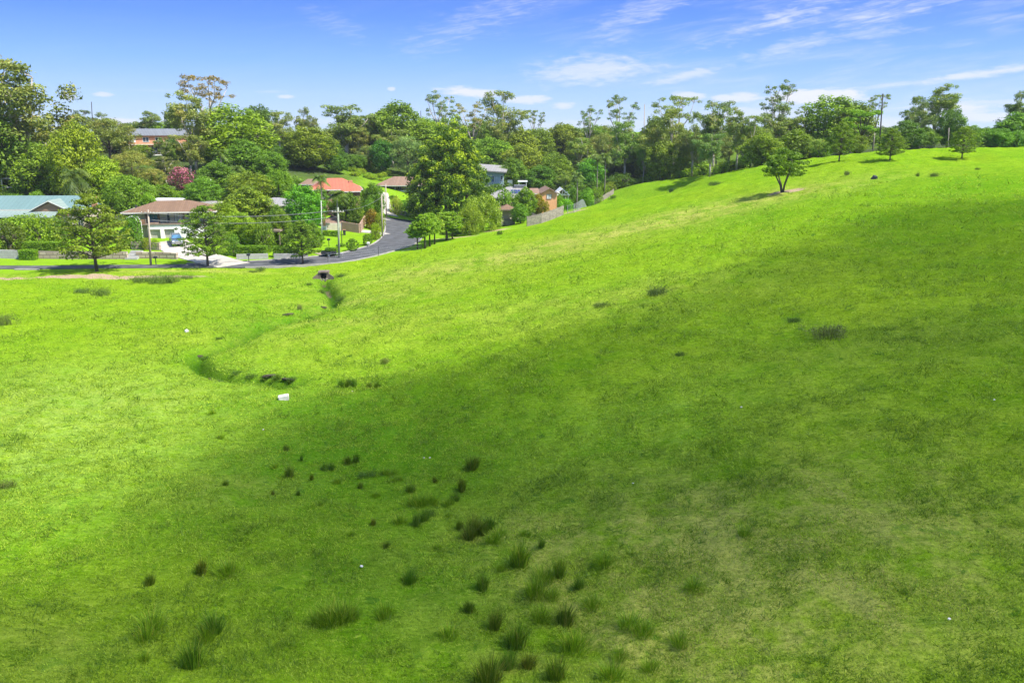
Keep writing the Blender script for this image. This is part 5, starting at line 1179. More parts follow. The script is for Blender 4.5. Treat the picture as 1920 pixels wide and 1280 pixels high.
pole(-60, 505, 392, 'wooden power pole past the photo edge', 'polewood', .16, ((.5, 1.9, 10),), None, 122)
def cable(a, b, dz, label, r=.022):
    A = np.array([a[0], a[1], a[2] + a[3] - dz]); B = np.array([b[0], b[1], b[2] + b[3] - dz]); L = np.linalg.norm(B - A)
    o = MB().tube([A + (B - A) * t - np.array([0, 0, L * .028 * 4 * t * (1 - t)]) for t in np.linspace(0, 1, 22)], r, 4).build('overhead_cable', M_['wire']); tag(o, label, 'cable', 'cables strung between the poles')
p1, p2, p3, p4, p0 = POLES[0], POLES[1], POLES[2], POLES[3], POLES[-1]
off = lambda p, d: (p[0], p[1] + d, p[2], p[3])
cable(off(p1, .4), off(p2, .4), .45, 'upper cable between the lawn pole and the pole by the trailer'); cable(off(p1, -.4), off(p2, -.4), .45, 'front cable between the lawn pole and the pole by the trailer'); cable(p1, p2, 1.5, 'thick lower cable between the lawn pole and the pole by the trailer', .04)
cable(p2, p3, .5, 'cable from the trailer pole up to the kerb pole'); cable(p3, p4, .6, 'cable between the two far street poles'); cable(p0, p1, .5, 'cable running out of the photo from the lawn pole')
hs = (xat(243, 141, CZ - 12), 141, zat(398, 141), 0.0); cable(p1, hs, .2, 'service cable from the lawn pole to the white house eave')

# ================================================================ GARDENS
def bush(px, py, top, w, tint, label, kind='shrub', Y=None, group=None, name=None, cat=None, z=None):
    """a shrub whose foot is at the photo pixel (px, py) at distance Y"""
    if Y is None: x, y, z = hit(px, py)
    else: y = Y; z0 = gz1(xat(px, Y, CZ - 16), Y); x = xat(px, Y, z0); z = gz1(x, y)
    return plant(kind, x, y, z, max(.3, zat(top, y) - z), w * m_per_px(y, z), tint, label, group, cat, name=name)
bush(22, 476, 416, 62, (.62, .60, .62), 'big dark purple-brown rounded bush behind the grey block wall', Y=131)
bush(74, 470, 404, 66, (1.15, 1.25, .75), 'big bright green bush under the teal verandah', Y=136)
bush(40, 470, 402, 80, (1.1, 1.2, .8), 'bright green bush behind the purple-brown one', Y=141)
bush(105, 465, 408, 40, (.95, 1.05, .8), 'mixed green bush at the end of the teal verandah', Y=139)
bush(122, 452, 415, 40, (.9, .95, .85), 'grey-green bush behind the broad street tree trunk', Y=142)
def hedge(name, px0, px1, Y, hgt, dep, tint, label):
    """clipped hedge: small leaves packed over a box, slightly uneven"""
    xa, xb = GY(px0, Y)[0], GY(px1, Y)[0]; z = gz1((xa + xb) / 2, Y); rng = np.random.default_rng(int(px0 * 7 + Y)); L = xb - xa
    n = int((L * hgt * 2 + L * dep + dep * hgt * 2) * 330); q = rng.random(n); P = np.stack([rng.random(n) * L, (rng.random(n) - .5) * dep, rng.random(n) * hgt], 1)
    tot = L * hgt * 2 + L * dep + dep * hgt * 2; a1 = L * hgt / tot; a2 = a1 + L * dep / tot; a3 = a2 + L * hgt / tot
    nr = np.zeros((n, 3)); m = q < a1; P[m, 1] = -dep / 2; nr[m, 1] = -1; m = (q >= a1) & (q < a2); P[m, 2] = hgt; nr[m, 2] = 1; m = (q >= a2) & (q < a3); P[m, 1] = dep / 2; nr[m, 1] = 1
    m = q >= a3; e = rng.random(n) < .5; P[m & e, 0] = 0; P[m & ~e, 0] = L; nr[m & e, 0] = -1; nr[m & ~e, 0] = 1
    P += rng.normal(size=(n, 3)) * .055 + nr * (.12 * vnoise(P[:, 0] * 1.7, P[:, 2] * 2 + P[:, 1], 4))[:, None]
    nn = nr + rng.normal(size=(n, 3)) * .55; nn /= np.linalg.norm(nn, axis=1)[:, None]; t = rng.normal(size=(n, 3)); t -= (t * nn).sum(1)[:, None] * nn; t /= np.linalg.norm(t, axis=1)[:, None]; b = np.cross(nn, t); s = .085 * (.6 + .8 * rng.random(n))[:, None]
    V = np.stack([P - t * s, P + b * s * .7, P + t * s, P - b * s * .7], 1).reshape(-1, 3)
    core = np.array([(x, y, zz) for x in (.08, L - .08) for y in (-dep / 2 + .08, dep / 2 - .08) for zz in (-.2, hgt - .08)])
    me = np_mesh(name, np.vstack([V, core]), 4, np.concatenate([np.arange(len(V)), len(V) + np.array([0, 1, 3, 2, 4, 6, 7, 5, 0, 4, 5, 1, 2, 3, 7, 6, 1, 5, 7, 3, 0, 2, 6, 4])]), [MAT['leaf']], False, {'rnd': np.concatenate([np.repeat(rng.random(n), 4), np.zeros(8)])})
    o = link(bpy.data.objects.new(name, me)); o.location = (xa, Y, z); o.color = tint + (1,); tag(o, label, 'hedge'); return o
hedge('clipped_hedge', 41, 69, 126.2, 1.45, 1.2, (1.0, 1.2, .7), 'square clipped hedge block between the grey wall and the stone wall')
hedge('clipped_hedge', 50, 124, 129.2, 2.1, 1.3, (1.05, 1.2, .75), 'low bright hedge on top of the long stone wall')
hedge('clipped_hedge', 448, 500, 129.6, 1.75, 1.2, (.95, 1.15, .7), 'clipped box hedge above the low grey wall beside the driveway')
hedge('clipped_hedge', 515, 560, 130, 1.7, 1.0, (.9, 1.1, .7), 'clipped box hedge behind the smallest street tree')
hedge('clipped_hedge', 604, 634, 151, .9, .8, (1.1, 1.25, .7), 'very low bright hedge edging the lawn by the trailer')
hedge('clipped_hedge', 612, 632, 132, 1.2, 1.0, (.8, 1.0, .7), 'dark green low hedge right behind the parked trailer')
bush(660, 471, 447, 24, (.62, .8, .5), 'ball-clipped round shrub nearest the road bend', 'ball', group='ball shrubs on the corner lawn')
bush(689, 460, 438, 21, (.68, .85, .5), 'ball-clipped round shrub nearer the footpath', 'ball', group='ball shrubs on the corner lawn')
bush(639, 462, 456.5, 19, (.6, .9, .75), 'flat dark mound shrub around the lamp post foot', 'ball')
for (px, Y, top, w, tint, lab) in [(253, 137, 405, 18, (.7, .95, .65), 'upright dark cypress in the corner of the white house'), (262, 134, 440, 30, (.75, .95, .9), 'dark shrub above the upper stone wall'), (278, 133.5, 446, 22, (1.5, 1.15, 1.0), 'yellowish round shrub on the upper stone wall'),
      (292, 133.5, 447, 18, (1.4, 1.4, .6), 'bright lime shrub at the top of the driveway corner'), (235, 134, 450, 34, (.9, 1.05, .8), 'green shrub beside the garden steps'), (225, 139, 438, 36, (.8, 1., .8), 'leafy shrub below the arched trellis')]:
    bush(px, 0, top, w, tint, lab, Y=Y)
for (px, Y, top, w, tint, lab, kd) in [
      (450, 139, 398, 64, (1.35, 1.35, .7), 'bright yellow-green tree behind the round-headed street tree', 'dense'), (478, 136, 413, 46, (1.25, 1.35, .6), 'bright bushy tree above the clipped box hedge', 'dense'), (497, 134, 416, 30, (.95, 1.0, .9), 'grey-green upright bush at the gap in the low wall', 'shrub'),
      (425, 145, 380, 60, (1.25, 1.15, .7), 'yellowish tree beyond the driveway top', 'dense'), (470, 152, 352, 110, (1.2, 1.1, .9), 'wide olive tree over the hidden bungalow roof', 'dense'), (545, 150, 392, 60, (1.0, 1.1, .75), 'leafy tree over the dark carport', 'dense'),
      (572, 148, 348, 70, (.75, 1.25, .65), 'tall vivid green tree between the bungalow and the cottage', 'dense'), (530, 140, 396, 40, (.95, 1.05, .85), 'grey-green tree beside the carport posts', 'dense'), (520, 146, 388, 40, (.8, .95, .75), 'dark leafy bush behind the carport', 'dense'),
      (590, 139, 418, 34, (.9, 1.05, .8), 'leafy bush behind the smallest street tree crown', 'dense'), (600, 165, 352, 40, (.8, 1.1, .7), 'green tree in front of the red-roofed house', 'dense'),
      (410, 140, 420, 40, (.8, 1.0, .8), 'bush behind the trunk of the round-headed street tree', 'shrub'), (437, 131, 440, 34, (.8, 1.0, .75), 'dark shrub beside the driveway edge', 'shrub'), (395, 168, 350, 60, (.9, 1.15, .85), 'leafy tree above the pale green garage', 'dense'), (345, 162, 372, 40, (1.2, 1.45, .65), 'lime-green tree above the white house roof', 'dense'),
      (282, 156, 362, 34, (1.1, 1.45, .6), 'lime-green shrub tree next to the cream outbuilding', 'dense'), (310, 168, 350, 50, (.85, 1.0, .85), 'bush above the cream outbuilding', 'dense'), (660, 162, 361, 44, (.75, .9, .7), 'dark rounded bush in front of the red roof eave', 'dense'), (640, 165, 365, 36, (.8, .95, .75), 'dark hedge-like bush below the red-roofed house', 'dense'),
      (706, 178, 343, 38, (.75, 1.0, .7), 'dense dark tree between the red roof and the brown roof', 'dense'), (692, 170, 372, 24, (.75, 1.0, .75), 'small domed bush beside the street lamp post', 'dense'), (672, 168, 388, 34, (1.3, 1.3, .7), 'yellow-green shrub above the brick retaining wall', 'dense'), (655, 166, 385, 34, (1.2, 1.1, .8), 'pale olive shrub behind the brick retaining wall', 'dense'),
      (696, 196, 352, 30, (.8, 1.0, .7), 'dark bush on the bank beside the brown-roofed house', 'dense'), (678, 192, 350, 26, (.9, 1.05, .75), 'bush on the bank just above the red roof eave', 'dense'), (736, 206, 366, 16, (.7, .95, .6), 'dark bush by the garage of the brown-roofed house', 'shrub'),
      (699, 164, 393, 26, (1.5, .75, .8), 'reddish-leaved shrub by the bend', 'shrub'), (712, 162, 398, 16, (1.3, 1.3, .9), 'pale shrub beside the kerb pole', 'shrub'), (705, 150, 419, 16, (1.5, 1.5, .5), 'small lime shrub alone on the verge lawn', 'shrub'), (690, 170, 385, 24, (1.2, 1.05, 1.0), 'greyish garden shrub uphill of the reddish one', 'shrub'),
      (742, 199, 369, 22, (2.2, 1.7, 2.5), 'white-flowering shrub in front of the brown-roofed house', 'shrub'), (768, 199, 372, 30, (.9, 1.25, .65), 'leafy shrub above the timber border wall', 'shrub'), (755, 203, 376, 26, (1.0, 1.3, .65), 'bright shrub beside the white-flowering one', 'shrub'),
      (905, 160, 366, 92, (1.35, 1.2, 1.2), 'big feathery grey-green shrub tree at the paddock edge', 'dome'), (880, 153, 386, 50, (1.3, 1.2, 1.0), 'feathery grey-green bush next to the roadside row', 'dome'), (860, 158, 404, 40, (.7, .95, .6), 'dark green bush behind the roadside row', 'dense'),
      (976, 165, 384, 40, (.75, 1.15, .6), 'rounded glossy green bush beside the gazebo', 'dense'), (984, 178, 352, 48, (1.0, 1.1, .75), 'olive tree beside the orange gable house', 'dense'), (1008, 180, 364, 26, (1.7, .95, .6), 'bronze-leaved bush at the corner of the orange house', 'dense'), (1022, 178, 376, 20, (1.6, .85, .6), 'small rusty bush in front of the orange wall', 'shrub'),
      (950, 186, 356, 10, (1.0, 1.2, .8), 'slim upright shrub on the verandah of the grey-roofed bungalow', 'shrub'), (1062, 184, 372, 36, (.95, 1.5, .5), 'vivid lime bush beside the mesh fence', 'shrub'), (1047, 190, 366, 24, (.95, 1.45, .5), 'lime bush under the white truss gable', 'shrub'), (1078, 196, 352, 30, (.8, 1.1, .75), 'dark green bush behind the lime bush', 'dense'),
      (1098, 193, 354, 34, (.85, 1.3, .65), 'leafy round bush at the mesh fence end', 'dense'), (1120, 203, 350, 26, (1.1, 1.2, .85), 'pale bush behind the picket fence', 'shrub'), (1133, 207, 346, 22, (1.1, 1.25, .8), 'grey-green bush behind the picket fence nearer the corner', 'shrub'), (1158, 214, 334, 26, (1.2, 1.2, 1.0), 'vine-smothered pale bush at the fence corner', 'dense'), (1145, 212, 340, 24, (1.3, 1.2, 1.0), 'pale climbing vine mass beside the fence corner', 'shrub')]:
    bush(px, 0, top, w, tint, lab, kd, Y=Y)
# palms
for (px, Y, top, w, kind, lab) in [(150, 158, 304, 78, 'datepalm', 'spreading date palm beside the huge gum'), (636, 154, 352, 54, 'palm', 'shaggy palm rising beside the green-grey pole'), (606, 160, 322, 42, 'palm', 'palm in front of the red roof'), (418, 186, 276, 40, 'palm', 'tall palm below the big bright round tree'),
      (446, 182, 303, 46, 'datepalm', 'broad-fronded palm below the tall palm on the hillside'), (1081, 192, 318, 36, 'palm', 'palm with a yellowing frond behind the mesh fence'), (1119, 205, 288, 30, 'palm', 'slimmer of the tall palm pair by the fence corner'), (1133, 206, 282, 34, 'palm', 'fuller of the tall palm pair by the fence corner'), (652, 163, 372, 34, 'palm', 'young palm beside the shaggy palm')]:
    bush(px, 0, top, w, (1.05, 1.15, .9), lab, kind, Y=Y)
# undergrowth on the embankment and the fern bank
rg = random.Random(3)
EMB = 'scrubby bushes on the embankment under the gums'
for i in range(34):
    t = (i + .5) / 34; px = 1195 + 345 * t + rg.uniform(-4, 4); Y = 226 - 36 * t + rg.uniform(-7, 5); x = xat(px, Y, CZ - 8); z = gz1(x, Y)
    plant('shrub', x, Y, z, rg.uniform(1.4, 3.4), rg.uniform(4, 7.5), rg.choice([(1.4, 1.45, .9), (.9, 1.1, .8), (1.6, 1.5, 1.1), (1.2, 1.5, .8)]), 'scrubby bush on the embankment under the gums', EMB)
for i in range(26):
    px = 655 + 75 * rg.random(); Y = rg.uniform(217, 236); x = xat(px, Y, CZ - 12); z = gz1(x, Y)
    plant('shrub', x, Y, z, rg.uniform(.7, 1.3), rg.uniform(2, 3.6), (1.6, 1.5, .8), 'low fern clump on the sunny bank above the red roof', 'fern clumps on the sunny bank')
for i in range(22):
    px = 1840 + 110 * (i + .5) / 22; Y = rg.uniform(172, 184); x = xat(px, Y, CZ - 3); z = gz1(x, Y)
    plant('shrub', x, Y, z, rg.uniform(2, 4), rg.uniform(4, 6), rg.choice([(.9, 1.2, .7), (.75, 1.0, .7)]), 'bright leafy bush crowding the crest fence', 'bushes crowding the crest fence')
for i in range(26):
    px = -40 + 380 * (i + .5) / 26; Y = rg.uniform(160, 178); x = xat(px, Y, CZ - 12); z = gz1(x, Y)
    plant('shrub', x, Y, z, rg.uniform(1.5, 3.5), rg.uniform(4, 7), rg.choice([(.7, .85, .7), (.9, 1.1, .8), (1.1, 1.2, .8)]), 'garden bush on the slope behind the teal roof', 'garden bushes on the slope behind the teal roof')
for i in range(20):
    px = 360 + 240 * (i + .5) / 20; Y = rg.uniform(160, 190); x = xat(px, Y, CZ - 15); z = gz1(x, Y)
    plant('shrub', x, Y, z, rg.uniform(2, 4), rg.uniform(4, 7), rg.choice([(.6, .8, .65), (.8, 1.0, .75)]), 'dark garden bush on the slope above the hidden bungalow', 'dark garden bushes above the hidden bungalow')
for i in range(16):
    px = 905 + 270 * (i + .5) / 16; Y = rg.uniform(214, 238); x = xat(px, Y, CZ - 14); z = gz1(x, Y)
    plant('shrub', x, Y, z, rg.uniform(2.5, 5), rg.uniform(5, 8), rg.choice([(.5, .65, .6), (.65, .85, .65)]), 'dark bush at the foot of the wood behind the orange gable', 'dark bushes at the foot of the wood')

# ================================================================ SMALL THINGS
M_['rubber'] = simple('tyre rubber', (.02, .02, .02), .85, .1)
M_['alloy'] = simple('alloy rim', (.45, .46, .48), .35, .05, 3, .8)
M_['carblue'] = simple('metallic blue-grey car paint', (.16, .21, .27), .25, .06, 1, .5, spec=.6)
M_['carwhite'] = simple('white car paint', (.70, .71, .72), .25, .04, 1, spec=.6)
M_['chrome'] = simple('bright trim', (.6, .6, .62), .2, .05, 1, .9); M_['lampglass'] = simple('clear lamp glass', (.75, .77, .8), .1, .05, 1, spec=.8); M_['redlamp'] = simple('red lamp glass', (.5, .03, .02), .15)
def car(x, y, z, rz, paint, label, pitch=0.0, roll=0.0):
    root = empty('parked_car', (x, y, z), rz); root.rotation_euler = (roll, pitch, rz); tag(root, label, 'car')
    # side outline (x forward), lower body then cabin
    def prof(pts, w_lo, w_hi, nm, mat):
        b = MB(); ring = lambda s, k: [(px, s * w, pz) for (px, pz), w in zip(pts, [w_lo if pz < k else w_hi for _, pz in pts])]
        zm = sorted(p[1] for p in pts)[len(pts) // 2]; b.loft([ring(-1, zm), ring(1, zm)]); return b.build(nm, M_[mat], root)
    low = [(-2.25, .38), (-2.3, .75), (-2.22, 1.05), (-1.2, 1.1), (.75, 1.06), (1.3, 1.02), (2.1, .88), (2.32, .7), (2.32, .35), (1.95, .28), (-1.95, .28)]
    o = prof(low, .92, .90, 'body', paint)
    cab = [(-2.12, 1.08), (-1.75, 1.62), (-1.3, 1.70), (-.1, 1.70), (.35, 1.62), (1.15, 1.06)]
    b = MB(); b.loft([[(px, s * (.86 if pz < 1.2 else .68), pz) for px, pz in cab] for s in (-1, 1)]); b.build('cabin', M_[paint], root)
    b = MB(); b.loft([[(.47, s * .62, 1.575), (1.12, s * .76, 1.12), (1.15, s * .76, 1.14), (.5, s * .62, 1.595)] for s in (-1, 1)]); b.build('windscreen', M_['blueglass'], root)
    for s in (-1, 1):
        b = MB(); b.loft([[(-1.8, s * q, 1.18 + 0 * q), (.88, s * q, 1.18), (.3, s * (q - .14), 1.55), (-1.6, s * (q - .14), 1.55)] for q in (.80, .865)]); b.build('side_window', M_['glass'], root)
    b = MB(); b.loft([[(-2.13, s * .72, 1.15), (-1.84, s * .64, 1.55), (-1.87, s * .64, 1.57), (-2.17, s * .72, 1.17)] for s in (-1, 1)]); b.build('rear_window', M_['glass'], root)
    for wx in (-1.38, 1.42):
        for s in (-1, 1):
            w = MB().loft([[(wx + .36 * math.cos(a * math.pi / 9), s * yy, .36 + .36 * math.sin(a * math.pi / 9)) for a in range(18)] for yy in (.72, .945)]).build('wheel', M_['rubber'], root)
            MB().loft([[(wx + .22 * math.cos(a * math.pi / 9), s * yy, .36 + .22 * math.sin(a * math.pi / 9)) for a in range(18)] for yy in (.93, .955)]).build('rim', M_['alloy'], w)
    for s in (-1, 1):
        MB().box(2.2, 2.345, s * .68 - .18, s * .68 + .18, .70, .84).build('headlight', M_['lampglass'], root); MB().box(-2.33, -2.2, s * .74 - .1, s * .74 + .1, .85, 1.08).build('tail_light', M_['redlamp'], root)
        MB().box(.78, .98, s * .98 - .08, s * .98 + .08, 1.08, 1.22).build('wing_mirror', M_[paint], root)
    MB().box(2.25, 2.35, -.42, .42, .56, .78).build('grille', M_['chrome'], root); MB().box(2.28, 2.37, -.88, .88, .32, .50).build('bumper', M_['chrome'], root)
    b = MB()
    for s in (-1, 1): b.box(-1.5, .1, s * .6 - .02, s * .6 + .02, 1.72, 1.76)
    b.build('roof_rail', M_['chrome'], root)
def Dp(px, py, z): c = cp(px, py, z); return c[0], c[1]
cx_, cy_ = Dp(331, 455, -18.6); car(cx_, cy_, gz1(cx_, cy_) + .12, R(-62), 'carblue', 'blue-grey four-wheel-drive car with roof rails on the pale driveway', .03)
cx_, cy_ = GY(957, 188); car(cx_, cy_, gz1(cx_, cy_), R(10), 'carwhite', 'white car parked in front of the grey-roofed bungalow')
# trailer
x, y, z = hit(617, 481); t = empty('box_trailer', (x, y, z), R(8)); tag(t, 'dark box trailer with drawbar parked beside the green-grey pole', 'trailer')
b = MB(); b.box(-1.2, 1.2, -.7, .7, .5, .56); [b.box(*q) for q in ((-1.2, 1.2, -.7, -.66, .563, .95), (-1.2, 1.2, .66, .7, .563, .95), (-1.2, -1.16, -.656, .656, .563, .95), (1.16, 1.2, -.656, .656, .563, .95))]; b.build('tray', M_['dark'], t)
for s in (-1, 1):
    w = MB().loft([[(.1 + .31 * math.cos(a * math.pi / 8), s * q, .31 + .31 * math.sin(a * math.pi / 8)) for a in range(16)] for q in (.74, .92)]).build('wheel', M_['rubber'], t)
    MB().loft([[(.1 + .18 * math.cos(a * math.pi / 8), s * q, .31 + .18 * math.sin(a * math.pi / 8)) for a in range(16)] for q in (.91, .935)]).build('rim', M_['alloy'], w)
    MB().box(-.28, .48, s * .84 - .12, s * .84 + .12, .66, .70).build('mudguard', M_['galv'], t)
MB().tube([(1.2, .5, .5), (2.4, 0, .48)], .04, 6).tube([(1.2, -.5, .5), (2.4, 0, .48)], .04, 6).build('drawbar', M_['galv'], t); MB().tube([(2.2, 0, .5), (2.2, 0, 0)], .03, 6).build('jockey_stand', M_['galv'], t)
def letterbox(px, py, label, mat='dark', h_=1.05):
    x, y, z = hit(px, py); t = empty('letterbox', (x, y, z)); tag(t, label, 'letterbox', 'letterboxes along the street'); MB().box(-.05, .05, -.05, .05, -.2, h_).build('post', M_[mat], t)
    MB().box(-.24, .24, -.2, .2, h_ + .003, h_ + .26).build('box', M_[mat], t); MB().roof(-.27, .27, -.24, .24, h_ + .28, h_ + .38, .1, .02).build('lid', M_[mat], t)
letterbox(293, 497, 'dark letterbox on a thin post beside the plain lawn pole'); letterbox(467, 492, 'dark letterbox on a post beyond the wide driveway'); letterbox(617, 462, 'dark letterbox with white front above the parked trailer'); letterbox(691, 463, 'low white letterbox between the ball shrubs and the kerb', 'frame', .5)
x, y, z = hit(646, 441); t = empty('wheelie_bin', (x, y, z), R(10)); tag(t, 'dark wheelie bin with red lid against the brick retaining wall', 'bin')
MB().loft([[(-.2, -.22, .05), (.2, -.22, .05), (.2, .22, .05), (-.2, .22, .05)], [(-.28, -.3, .98), (.28, -.3, .98), (.28, .3, .98), (-.28, .3, .98)]]).build('body', M_['dark'], t); MB().box(-.3, .3, -.33, .33, .985, 1.06).build('lid', M_['redbrick'], t)
for s in (-1, 1): MB().loft([[(s * q, .3 + .1 * math.cos(a * .7854), .1 + .1 * math.sin(a * .7854)) for a in range(8)] for q in (.18, .24)]).build('wheel', M_['rubber'], t)
# arched trellis
x, y = GY(251, 138.5); z = gz1(x, y); t = empty('arched_trellis', (x, y, z)); tag(t, 'pale arched trellis frame beside the white two-storey house', 'trellis')
for k in (0, 1.2):
    MB().tube([(-1.1, k, -.3), (-1.1, k, 3.3), (-.7, k, 4.0), (0, k, 4.3), (.7, k, 4.0), (1.1, k, 3.3), (1.1, k, -.3)], .07, 6).build('arch', M_['frame'], t)
MB().tube([(-1.1, 0, 3.3), (-1.1, 1.2, 3.3)], .04, 5).tube([(1.1, 0, 3.3), (1.1, 1.2, 3.3)], .04, 5).tube([(0, 0, 4.3), (0, 1.2, 4.3)], .04, 5).build('crossbar', M_['frame'], t)
# culvert headwall
x, y, z = hit(607, 523); M_['oldconc'] = simple('stained old concrete', (.17, .135, .105), .95, .3, 1.3, dirt=.5); t = empty('culvert_headwall', (x, y, z), R(4)); tag(t, 'stained concrete culvert headwall with dark square opening in the gully', 'culvert')
MB().box(-.68, -.42, -.1, 1.2, -.4, .9).build('side_wall', M_['oldconc'], t); MB().box(.42, .68, -.1, 1.2, -.4, .9).build('side_wall', M_['oldconc'], t); MB().box(-.74, .74, -.22, 1.3, .903, 1.08).build('top_slab', M_['oldconc'], t); MB().box(-.42, .42, 1.0, 1.2, -.4, .9).build('shade_panel', M_['dark'], t)  # dark panel closes the opening and paints in its inner shade
for s in (-1, 1): MB().loft([[(s * .7, -.1, -.4), (s * .7, -.1, .85), (s * .7, .05, .85), (s * .7, .05, -.4)], [(s * 1.5, -.3, -.4), (s * 1.5, -.3, .3), (s * 1.5, -.15, .3), (s * 1.5, -.15, -.4)]]).build('wing_wall', M_['oldconc'], t)
M_['rock'] = simple('grey-brown rock', (.14, .125, .105), .95, .3, 2, bump=.5); M_['mud'] = simple('wet mud', (.05, .045, .025), .8, .3, 3); M_['palerock'] = simple('pale concrete lump', (.62, .59, .54), .9, .12, 3, dirt=.25)
def rock(x, y, z, sx, sy, sz, mat, label, cat='rock', group=None, seed=0, boxy=False, name='rock'):
    import bmesh
    bm = bmesh.new(); rr = random.Random(seed)
    if boxy:
        bmesh.ops.create_cube(bm, size=1.0); bmesh.ops.bevel(bm, geom=bm.edges[:], offset=.06, segments=2, affect='EDGES')
        for v in bm.verts: v.co += mathutils.Vector((rr.uniform(-.03, .03), rr.uniform(-.03, .03), rr.uniform(-.03, .03)))
    else:
        bmesh.ops.create_icosphere(bm, subdivisions=2, radius=.5)
        for v in bm.verts: v.co *= 1 + .5 * mathutils.noise.noise(v.co * 2.5 + mathutils.Vector((seed, 0, 0)))
    for v in bm.verts: v.co = mathutils.Vector((v.co.x * sx, v.co.y * sy, v.co.z * sz))
    me = bpy.data.meshes.new(name); bm.to_mesh(me); bm.free(); me.materials.append(M_[mat]); o = link(bpy.data.objects.new(name, me)); o.location = (x, y, z + sz * .3); o.rotation_euler = (rr.uniform(-.15, .15), rr.uniform(-.1, .1), rr.uniform(-.5, .5))
    tag(o, label, cat, group); return o
for i, (px, py, s) in enumerate([(601, 524, .4), (606, 525, .35), (612, 524.5, .45), (603, 527, .3), (610, 527, .3)]):
    x, y, z = hit(px, py); rock(x, y, z, s, s * .8, s * .7, 'rock', 'grey rock at the mouth of the culvert', group='rocks at the culvert mouth', seed=i)
x, y, z = hit(532, 750); z = gzf(x, y); rock(x, y, z, .72, .42, .36, 'palerock', 'whitish concrete block lying in the grass of the gully', 'block', seed=9, boxy=True, name='concrete_block').rotation_euler = (.1, -.12, .25)
x, y, z = hit(351, 628); z = gzf(x, y); rock(x, y, z, .34, .3, .4, 'palerock', 'small white marker stone with a weed beside it on the sunlit grass', 'stone', seed=10, name='marker_stone')
LT = [(494, 807, .14, 'white scrap of litter in the sunlit edge of the shade'), (661, 736, .12, 'tiny white scrap beside the first rush clump'), (795, 857, .12, 'white scrap in the shade, one of a pair'), (806, 857, .10, 'smaller scrap of the pair in the shade'), (678, 1064, .16, 'crumpled white scrap near the foreground rushes'),
      (1778, 1168, .12, 'white scrap far over on the darker grass'), (1390, 761, .12, 'white scrap in the middle of the shaded slope'), (1864, 750, .12, 'white scrap near the photo edge on the slope'), (1187, 905, .10, 'pale scrap above the straw-coloured patch')]
for i, (px, py, s, lab) in enumerate(LT): x, y, z = hit(px, py); z = gzf(x, y); rock(x, y, z + .05, s, s * .7, s * .6, 'palerock', lab, 'litter', 'pale scraps scattered over the paddock', seed=20 + i, name='litter_scrap')
x, y, z = hit(1639, 337); rock(x, y, z, .9, .6, .8, 'dark', 'dark burnt stump standing on the crest paddock', 'stump', seed=40, name='tree_stump'); x, y, z = hit(1636, 345)
for i, (px, py, sx) in enumerate([(505, 704, 1.1), (540, 711, 1.3), (371, 668, .9), (607, 576, .9), (540, 589, 1.3)]): x, y, z = hit(px, py); rock(x, y, z - .06, sx, .4, .22, 'mud', ['dark wet bank edge where the gully widens', 'dark wet bank edge at the lower end of the gully', 'dark notch in the grass at the gully bend', 'dark wet clod just below the culvert', 'long dark clod across the upper gully'][i], 'clod', seed=50 + i, name='muddy_clod')
# street sign-free bench-like slab on the verge
wall_line('concrete_slab', [hit(28, 506)[:2], hit(74, 506)[:2]], .16, .35, 'kerb', 'low concrete drain slab on the verge at the road edge', 'slab')

# ================================================================ RUSHES, WEEDS AND GRASS
def blades(n, h_, spread, w, seed, curve=.5, lean=.35):
    rng = np.random.default_rng(seed); a = rng.uniform(0, 2 * math.pi, n); r = spread * rng.random(n) ** .6; b = np.stack([np.cos(a) * r, np.sin(a) * r, np.full(n, -.04)], 1)
    hh = h_ * rng.uniform(.55, 1.05, n) * (1 - .25 * (r / spread)); d = np.stack([np.cos(a), np.sin(a), np.zeros(n)], 1) * (lean * (.2 + r / spread) * rng.uniform(.5, 1.5, n))[:, None] + rng.normal(size=(n, 3)) * [.12, .12, 0]
    t = np.stack([-np.sin(a + rng.normal(size=n)), np.cos(a + rng.normal(size=n)), np.zeros(n)], 1) * w / 2
    m = b + d * (hh * .45)[:, None] + np.array([0, 0, 1]) * (hh * .6)[:, None]; e = b + d * (hh * (1 + curve * .3))[:, None] + np.array([0, 0, 1]) * hh[:, None]
    V = np.stack([b - t, b + t, m + t * .8, m - t * .8, m - t * .8, m + t * .8, e + t * .15, e - t * .15], 1).reshape(-1, 3)
    return V, np.repeat(rng.random(n), 8)
RUSH = []
for s in range(5):
    V, r = blades(300, .95, .20 + .05 * (s % 3), .015, 300 + s, lean=.16 + .06 * s); W2, r2 = blades(160, .28, .42, .02, 700 + s, lean=.8); V = np.concatenate([V, W2]); r = np.concatenate([r, .45 + .4 * r2]); RUSH.append(np_mesh('blades', V, 4, np.arange(len(V)), [MAT['rush']], False, {'rnd': r}))
for s in range(3):
    V, r = blades(300, .75, .42, .015, 320 + s, lean=.5); W2, r2 = blades(160, .28, .42, .02, 700 + s, lean=.8); V = np.concatenate([V, W2]); r = np.concatenate([r, .45 + .4 * r2]); RUSH.append(np_mesh('blades', V, 4, np.arange(len(V)), [MAT['rush']], False, {'rnd': r}))
